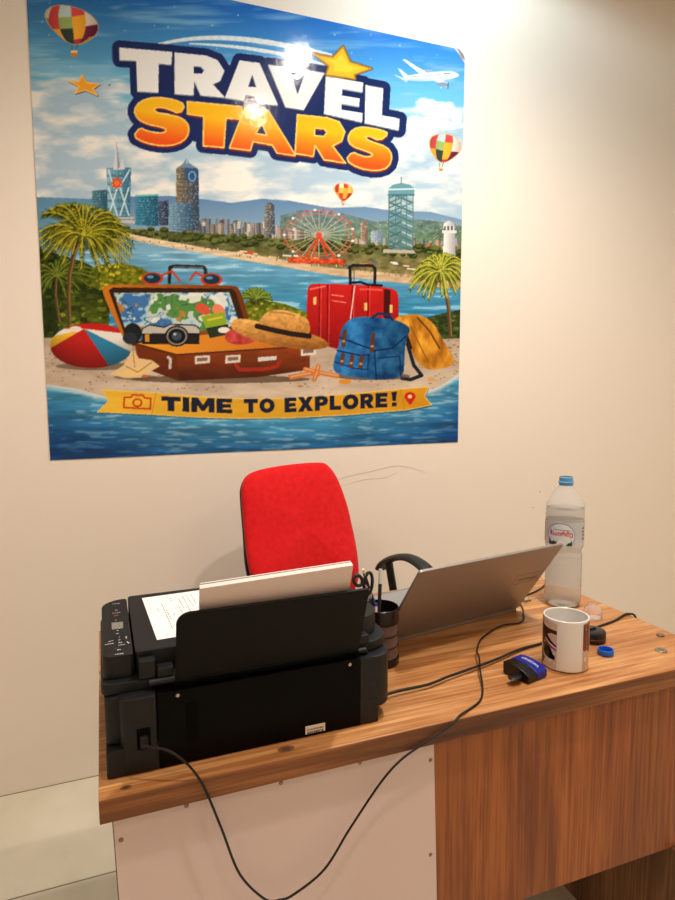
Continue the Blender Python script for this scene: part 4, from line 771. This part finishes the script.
for p, q in (((.3195, .098), (.3260, .146)), ((.3260, .146), (.4150, .146)), ((.3300, .117), (.3345, .113)), ((.3345, .113), (.4150, .118))): quad_strip(lt(.0017)(V(p + (0,))), lt(.0017)(V(q + (0,))), .0012, LNN, bm)
em = obj('emblem_outline', bm, M['logo'], lid)
lettering('ASUS Vivobook', .0125, lambda c: lt(.0017)(V((.369 + c.x * .82, .1275 + c.y, 0))), M['logo'], 'emblem_lettering', lid)

# ---------------------------------------------------------------- pen organizer with pens
OX, OY = .5185, 1.121
og = thing('pen_organizer', 'round black desk organizer with smoky drawers between printer and laptop', 'organizer', (OX, OY, T)); og.scale = (1.30, 1.30, 1)
obj('base', lathe([(0, 0), (.0295, 0), (.031, .002), (.031, .014), (.028, .0155), (0, .0155)]), M['cup'], og, 40)
for k in range(3):
    z0 = .0165 + k * .0245
    dr = obj('drawer', lathe([(0, z0), (.0288, z0), (.0292, z0 + .0228), (.0275, z0 + .0228), (.0270, z0 + .0015), (0, z0 + .0015)]), M['smoke'], og, 40)
    obj('drawer_rim', lathe([(.0288, z0 + .0225), (.0300, z0 + .0225), (.0300, z0 + .0243), (.0288, z0 + .0243), (.0288, z0 + .0225)]), M['cup'], dr, 40)
obj('cup', lathe([(0, .0905), (.0296, .0905), (.0305, .0935), (.0300, .1185), (.0290, .1195), (.0282, .1185), (.0280, .094), (0, .094)]), M['cup'], og, 40)
obj('spine', tube([(-.027, -.008, .002), (-.027, -.008, .092)], .0075, 12), M['cup'], og, 40)
OZ = T + .0945
def stick(name, p, q, parts, label, cat):
    p, q = V(p), V(q); t = thing(name, label, cat, p)
    for pn, a, b, r0, r1, m in parts: obj(pn, tube([(q - p) * a, (q - p) * b], [r0, r1], 12), m, t, 40)
stick('pen', (.5060, 1.098, OZ + .0008), (.5165, 1.1120, .9500), (('barrel', 0, .72, .0038, .0038, M['cblk']), ('end_cap', .72, 1, .0040, .0036, M['silver'])), 'black pen with white end leaning in the organizer', 'pen')
stick('pencil', (.5180, 1.135, OZ + .0008), (.4815, 1.120, .9510), (('barrel', 0, .84, .0034, .0034, M['maroon']), ('ferrule', .84, .93, .0036, .0036, M['steel']), ('eraser', .93, 1, .0034, .003, M['rub'])), 'maroon pencil with cream eraser standing beside the scissors', 'pencil')
stick('ballpoint_pen', (.4990, 1.097, OZ + .0008), (.5025, 1.104, .8830), (('barrel', 0, .84, .0032, .0032, M['rub']), ('tip', .84, 1, .0036, .0030, M['blue'])), 'short pale pen with blue tip leaning low in the organizer', 'pen')
sc = thing('scissors', 'scissors with black loop handles standing in the organizer', 'scissors', (.516, 1.120, OZ + .001))
def ring(cx, cz, rx, rz, r, tilt): return [(cx + rx * math.cos(a) * math.cos(tilt) - rz * math.sin(a) * math.sin(tilt), .0, cz + rx * math.cos(a) * math.sin(tilt) + rz * math.sin(a) * math.cos(tilt)) for a in [k * 2 * PI / 24 for k in range(25)]]
obj('handle', tube(ring(-.0235, .074, .0090, .0235, .0, -.10), .0034, 10), M['cblk'], sc, 60)
obj('handle', tube(ring(-.0460, .0835, .0085, .0120, .0, .55), .0036, 10), M['cblk'], sc, 60)
obj('blade', prism([(-.003, .0), (.004, .0), (-.018, .064), (-.026, .062)], -.001, .0, tf=lambda c: V((c.x, c.z, c.y))), M['steel'], sc)
obj('blade', prism([(-.006, .0), (.001, .0), (-.026, .070), (-.034, .066)], .0002, .0012, tf=lambda c: V((c.x, c.z, c.y))), M['steel'], sc)

# ---------------------------------------------------------------- water bottle
BX, BY = 1.106, 1.255
bt = thing('water_bottle', 'tall clear plastic water bottle with blue neck ring standing open on the desk', 'bottle', (BX, BY, T)); bt.scale = (1.03, 1.03, 1.012)
outer = [(0, .006), (.020, .004), (.034, 0), (.040, .003), (.0435, .012), (.0440, .03)]
z = .03
while z < .128: outer += [(.0440, z), (.0430, z + .004), (.0440, z + .008)]; z += .0135
outer += [(.0440, .132), (.0410, .141), (.0412, .147), (.0452, .155), (.0462, .16), (.0462, .222)]
z = .226
while z < .252: outer += [(.0462, z), (.0452, z + .004), (.0462, z + .008)]; z += .0125
outer += [(.0460, .258), (.0435, .268), (.036, .281), (.026, .296), (.0175, .307), (.0150, .3105), (.0145, .330), (.0135, .331)]
inner = [(max(0, r - .0008), zz + .0008) for r, zz in outer[:-1]][::-1]
ws = [(max(0, r - .0014), zz + .0014) for r, zz in outer if zz < .247]; ws += [(ws[-1][0], .252), (0, .252)]
obj('bottle_body', lathe(outer + [(.0127, .331)] + inner[:-1] + [(0, .0068)], 48), M['pet'], bt, 50)
obj('water', lathe(ws, 48), M['water'], bt, 50)
nk = obj('neck', lathe([(.0152, .3095), (.0168, .3100), (.0172, .3125), (.0165, .315), (.0188, .3165), (.0188, .3185), (.0165, .3200), (.0166, .3230), (.0160, .3240), (.0166, .3265), (.0164, .3300), (.0148, .3312), (.0148, .3095), (.0152, .3095)], 36), M['neck'], bt, 50, label='blue neck with threads')
bc = lambda c, r: V((r * math.sin(c.x / .0466), -r * math.cos(c.x / .0466), c.y))     # wraps a flat drawing round the bottle
BA = math.atan2(BX, BY)
def wrap(r): # angle 0 faces the visitor
    def f(c):
        a = c.x / .0466 - BA + .0
        return V((r * math.sin(a), -r * math.cos(a), c.y))
    return f
def patch(pts, r, m, name, par, n=1):
    bm = bmesh.new(); bm.faces.new([bm.verts.new((x, y, 0)) for x, y in pts]); bmesh.ops.triangulate(bm, faces=bm.faces[:])
    for _ in range(2): bmesh.ops.subdivide_edges(bm, edges=[e for e in bm.edges if e.calc_length() > .006], cuts=2); bmesh.ops.triangulate(bm, faces=bm.faces[:])
    f = wrap(r)
    for v in bm.verts: v.co = f(v.co)
    return obj(name, bm, m, par)
bm = bmesh.new(); NN = 60; vs = [[bm.verts.new((.0466 * math.cos(2 * PI * k / NN), .0466 * math.sin(2 * PI * k / NN), zz)) for k in range(NN)] for zz in (.163, .222)]
for k in range(NN): bm.faces.new((vs[0][k], vs[0][(k + 1) % NN], vs[1][(k + 1) % NN], vs[1][k]))
lb = obj('label', bm, M['lab'], bt, 60, label='white bottle label with red lettering')
bx, bz = -.009, .187
E_ = [(bx + .0325 * math.cos(a), bz + .031 * math.sin(a)) for a in [k * 2 * PI / 36 for k in range(36)] if True]
E_ = [(x, max(zz, .163)) for x, zz in E_]
patch([(bx + (x - bx) * 1.07, max(.1632, bz + (zz - bz) * 1.07)) for x, zz in E_], .0469, M['lblu'], 'label_border', lb); patch(E_, .0471, M['badge'], 'label_badge', lb)
lettering('საირმე', .0150, lambda c: wrap(.0474)(V((bx + .003 + c.x * .95, .193 + c.y, 0))), M['lred'], 'label_lettering', lb, .0004)
patch([(bx - .028, .196), (bx - .024, .204), (bx - .021, .196), (bx - .021, .189), (bx - .026, .188)], .0473, M['lblu'], 'label_drop', lb)
patch([(bx - .017, .2035), (bx + .02, .2035), (bx + .026, .2000), (bx + .026, .1990), (bx + .02, .2023), (bx - .017, .2023)], .0473, M['lgrn'], 'label_line', lb)
patch([(bx - .031, .1636), (bx - .028, .184), (bx - .025, .174), (bx - .021, .171), (bx - .017, .175), (bx - .012, .172), (bx - .008, .174), (bx + .002, .1650), (bx, .1636)], .0473, M['lgrn'], 'label_trees', lb)
patch([(bx + .012, .1636), (bx + .018, .171), (bx + .023, .172), (bx + .026, .179), (bx + .0275, .165), (bx + .024, .1636)], .0473, M['lgrn'], 'label_trees', lb)
patch([(bx - .010, .169), (bx - .003, .178), (bx + .004, .174), (bx + .008, .170), (bx + .01, .1645)], .04745, M['lsnow'], 'label_mountain', lb)
patch([(-.070, .168), (-.0625, .168), (-.0625, .214), (-.070, .214)], .0470, M['lred'], 'label_stripe', lb)
for a, b in ((.048, .205), (.047, .196), (.050, .187), (.048, .178)): patch([(a, b), (a + .012, b - .001), (a + .011, b + .0025), (a, b + .003)], .0470, M['lgrn'], 'label_smallprint', lb)

# ---------------------------------------------------------------- small things on the desk
cpb = thing('bottle_cap', 'bright blue plastic bottle cap lying open side up on the desk', 'cap', (.9770, .974, T + .0004))
pts = []
n = 72; bm = bmesh.new(); rings_ = []
for rr, zz, knurl in ((0, 0, 0), (.0135, 0, 0), (.0155, .0012, 1), (.0160, .003, 1), (.0160, .0108, 1), (.0155, .0118, 0), (.0142, .0118, 0), (.0140, .0022, 0), (0, .0022, 0)):
    rings_.append([bm.verts.new((0, 0, zz))] if rr == 0 else [bm.verts.new(((rr + knurl * .0004 * (k % 2)) * math.cos(2 * PI * k / n), (rr + knurl * .0004 * (k % 2)) * math.sin(2 * PI * k / n), zz)) for k in range(n)])
for a, b in zip(rings_, rings_[1:]):
    for k in range(n):
        u = []
        for v in (a[k % len(a)], a[(k + 1) % len(a)], b[(k + 1) % len(b)], b[k % len(b)]):
            if v not in u: u.append(v)
        bm.faces.new(u)
obj('cap_shell', bm, M['cap'], cpb, 30); obj('thread', tube([(.0136 * math.cos(a * .3), .0136 * math.sin(a * .3), .004 + a * .00012) for a in range(40)], .0006, 6), M['cap'], cpb, 60)

MX, MY, MR, MH = .8650, .9690, .0450, .1050
mg = thing('mug', 'white ceramic mug with brown printed pictures standing near the desk front', 'mug', (MX, MY, T + .0003))
obj('mug_body', lathe([(0, .002), (.034, .002), (.036, 0), (.0385, 0), (MR - .0006, .0025), (MR, .006), (MR, MH - .003), (MR - .0008, MH - .0006), (MR - .0022, MH), (MR - .0036, MH - .001), (MR - .0040, MH - .004), (MR - .0042, .010), (MR - .008, .006), (0, .006)], 64), M['mug'], mg, 40)
away = V((MX, MY, 0)).normalized()
obj('handle', tube(spline([away * (MR - .002) + V((0, 0, .080)), away * (MR + .018) + V((0, 0, .080)), away * (MR + .027) + V((0, 0, .052)), away * (MR + .016) + V((0, 0, .024)), away * (MR - .002) + V((0, 0, .022))], 6), .006, 12, flat=(.0065, .005)), M['mug'], mg, 60)
MA = math.atan2(MX, MY)
def mprint(pts, m, name, r=.0002):
    bm = bmesh.new(); bm.faces.new([bm.verts.new((x, y, 0)) for x, y in pts]); bmesh.ops.triangulate(bm, faces=bm.faces[:])
    for _ in range(2): bmesh.ops.subdivide_edges(bm, edges=[e for e in bm.edges if e.calc_length() > .006], cuts=2); bmesh.ops.triangulate(bm, faces=bm.faces[:])
    for v in bm.verts:
        a = v.co.x / MR - MA; q = MR + r; v.co = V((q * math.sin(a), -q * math.cos(a), v.co.y))
    return obj(name, bm, m, mg)
def mpx(pts):   # drawing units: 0..100 across the visible face, 0 (rim) .. 100 (foot) down
    out = []
    for x, y in pts:
        s = max(-.985, min(.985, (x - 50) / 50)); out.append((MR * math.asin(s), MH * (.985 - .96 * y / 100)))
    return out
mprint(mpx([(1, 0), (32.5, 6), (32.5, 97), (1, 95)]), M['mskin'], 'printed_picture')
mprint(mpx([(1, 10), (4, 15), (14, 19), (32, 20), (32, 28), (20, 27), (12, 32), (20, 42), (32, 50), (32, 53), (18, 48), (8, 40), (6, 50), (2, 62)]), M['mbrown'], 'printed_picture', .0004)
mprint(mpx([(6, 40), (20, 52), (32, 58), (32, 61), (20, 57), (8, 50)]), M['mred'], 'printed_picture', .0005)
mprint(mpx([(4, 52), (10, 50), (20, 58), (24, 68), (30, 74), (28, 80), (16, 80), (8, 76), (4, 70)]), M['mblk'], 'printed_picture', .0005)
mprint(mpx([(1, 72), (4, 75), (8, 82), (4, 97), (1, 95)]), M['mbrown'], 'printed_picture', .0004)
mprint(mpx([(86, 4), (99, 0), (99, 96), (86, 98)]), M['mtan'], 'printed_picture')
mprint(mpx([(86, 4), (98.6, 2), (98.6, 64), (96, 62), (94, 58), (90, 60), (86, 56)]), M['mred'], 'printed_picture', .0004)
for x, y0_, y1_ in ((87, 8, 40), (90, 12, 56), (93.5, 6, 30), (95, 34, 58), (97, 10, 62)): mprint(mpx([(x, y0_), (x + 1.2, y0_), (x + 1.2, y1_), (x, y1_)]), M['mbrown'], 'printed_picture', .0006)

cs = thing('plastic_case', 'small black and blue plastic case with an oval tab beside the mug', 'case', (.759, .960, T + .0003), (0, 0, .24))
arch = [(-.031, .003), (-.028, 0), (.028, 0), (.031, .003), (.031, .014), (.026, .0185), (.016, .0225), (.004, .0248), (-.010, .0258), (-.022, .0255), (-.031, .0235)]
ct = lambda c: V((c.z, -c.x, c.y))
cb = obj('case_body', prism(arch, -.028, -.002, .0015, tf=ct), M['case'], cs, 40)
bb = obj('blue_band', prism([(x * 1.01, y * 1.01) for x, y in arch], -.0018, .028, .0015, tf=ct), M['cblue'], cs, 40, label='blue half with white lettering')
def onarch(c):
    ys = -c.x; xs_ = c.y
    for (x0, z0), (x1, z1) in zip(arch[4:], arch[5:]):
        if x1 <= ys <= x0: zz = z0 + (z1 - z0) * (ys - x0) / (x1 - x0); break
    else: zz = .0235
    return V((.013 + c.y, -ys, zz * 1.01 + .0003))
lettering('AMCDSORA', .0095, lambda c: onarch(V((c.x * .78 - .0015, c.y, 0))), M['silver'], 'case_lettering', bb, .0002)
bm = bmesh.new()
tb = obj('oval_tab', lathe([(0, 0), (.011, 0), (.0135, .0012), (.0135, .003), (.011, .0042), (0, .0042)], 28), M['case'], cs, 40); tb.location = (-.044, -.012, .011); tb.scale = (1.15, .8, 1)
obj('tab_stem', box(-.046, -.026, -.016, -.008, .0105, .0150, .001), M['case'], cs)

pk = thing('cable_puck', 'small round black puck with a dark red band behind the mug', 'gadget', (1.004, 1.043, T + .0003))
obj('puck_body', lathe([(0, 0), (.026, 0), (.0295, .002), (.0300, .006), (.0300, .0095), (.0300, .0125), (.0300, .020), (.0285, .0235), (.024, .0252), (.012, .0258), (0, .0260)], 40), M['case'], pk, 40)
obj('red_band', lathe([(.0300, .0088), (.0304, .0092), (.0304, .0112), (.0300, .0116), (.0300, .0088)], 40), M['puckred'], pk, 40)
obj('clip', prism(rrect(-.010, .010, -.004, .004, .003), .0255, .0295, .001), M['case'], pk, 40)

dm = thing('clear_dome', 'small clear plastic dome on the desk between bottle and puck', 'dome', (1.108, 1.150, T + .0003))
obj('dome_shell', lathe([(0, 0), (.0215, 0), (.0225, .002), (.0220, .012), (.0195, .022), (.0140, .0295), (.007, .0335), (0, .0345)], 36), M['clear'], dm, 60)
for x, y_, r, m, lab_ in ((1.1015, .9445, .0125, 'coin', 'larger silver coin lying near the front right of the desk'), (1.1664, 1.004, .0085, 'coind', 'smaller dull coin lying by the right desk edge')):
    t = thing('coin', lab_, 'coin', (x, y_, T + .0003), group='coins on the desk'); obj('disc', lathe([(0, 0), (r * .96, 0), (r, .0004), (r, .0016), (r * .96, .002), (r * .86, .002), (r * .82, .0016), (0, .0016)], 36), M[m], t, 40)
    bm = bmesh.new(); 
    for a in range(6): quad_strip((r * .2 * math.cos(a), r * .2 * math.sin(a), .0018), (r * .6 * math.cos(a * 1.05), r * .6 * math.sin(a * 1.05), .0018), r * .16, (0, 0, 1), bm)
    obj('relief', bm, M['coind' if m == 'coin' else 'coin'], t)

# ---------------------------------------------------------------- cables
zc = T + .0032
P = [(.452, .9720, T + .010), (.463, .9730, T + .010), (.493, .9785, T + .009), (.555, .9815, T + .0085), (.607, .9960, T + .008), (.668, 1.0095, T + .0075), (.735, 1.0260, T + .007), (.817, 1.0520, T + .0055), (.89, 1.0655, zc), (.955, 1.082, zc), (1.02, 1.0870, zc), (1.0736, 1.0930, zc), (1.1346, 1.1065, zc), (1.185, 1.1265, zc), (1.2000, 1.128, zc - .0004), (1.2115, 1.118, T - .002), (1.2125, 1.112, T - .05), (1.2115, 1.108, T - .30), (1.2115, 1.108, .12), (1.213, 1.108, .05), (1.222, 1.110, .014), (1.245, 1.12, .006), (1.30, 1.16, .005), (1.40, 1.25, .005)]
o = obj('power_cable', tube(spline(P, 7), .0027, 10), M['braid'], None, 60); tag(o, 'thick black cable running along the desk top behind the mug and over the right edge', 'cable')
zt = T + .0026
P = [(.038, .8955, .8030), (.043, .891, .8015), (.0707, .876, .7970), (.0979, .866, .773), (.1182, .8645, .734), (.1412, .8640, .6647), (.1664, .8640, .5845), (.2042, .8640, .5309), (.228, .8640, .5215), (.2524, .8640, .524), (.3028, .8640, .5507), (.3463, .8640, .6072), (.3995, .8640, .6712), (.4357, .8640, .7025), (.4728, .8640, .7203), (.5107, .8640, .7349), (.538, .8645, .7475), (.556, .8720, T + .0040), (.5815, .884, zt + .0002), (.6174, .9034, zt), (.647, .9393, zt), (.6753, .990, T + .014), (.700, 1.030, T + .0165), (.7233, 1.0720, T + .012), (.7777, 1.1330, T + .006), (.8601, 1.1790, T + .004), (.9133, 1.181, zt), (.9393, 1.1979, zt), (.965, 1.232, zt), (.9850, 1.262, zt), (1.00, 1.30, zt), (1.00, 1.36, zt), (.99, 1.44, zt)]
o = obj('thin_cable', tube(spline(P, 8), .0019, 8), M['cable'], None, 60); tag(o, 'thin black cable from the printer hanging below the desk front and looping past the laptop', 'cable')
P = [(1.005, 1.318, zt), (1.05, 1.334, zt), (1.101, 1.3537, zt), (1.1443, 1.3777, zt), (1.185, 1.412, zt), (1.203, 1.428, zt - .0005), (1.2075, 1.432, T - .012), (1.2085, 1.434, T - .2), (1.2085, 1.434, .10), (1.211, 1.434, .04), (1.221, 1.438, .010), (1.245, 1.448, .004), (1.30, 1.47, .003), (1.45, 1.55, .003)]
o = obj('short_cable', tube(spline(P, 7), .0022, 8), M['cable'], None, 60); tag(o, 'short black cable lying behind the water bottle beside the laptop corner', 'cable')
t = thing('connector', 'tiny olive and clear connector lying by the laptop corner', 'connector', (1.030, 1.302, T + .0003), (0, 0, .15)); obj('connector_body', box(-.013, .013, -.004, .004, 0, .003, .0006), M['tag'], t); obj('clear_tab', box(-.006, .009, -.002, .012, .003, .008, .0008), M['clear'], t)

# ---------------------------------------------------------------- colour management
vs_ = bpy.context.scene.view_settings; vs_.view_transform = 'Standard'; vs_.look = 'None'; vs_.gamma = 1; vs_.use_curve_mapping = False; vs_.exposure = 0.62
bpy.context.scene.cycles.max_bounces = 10; bpy.context.scene.cycles.transmission_bounces = 10; bpy.context.scene.cycles.use_denoising = True; bpy.context.scene.cycles.sample_clamp_indirect = 6
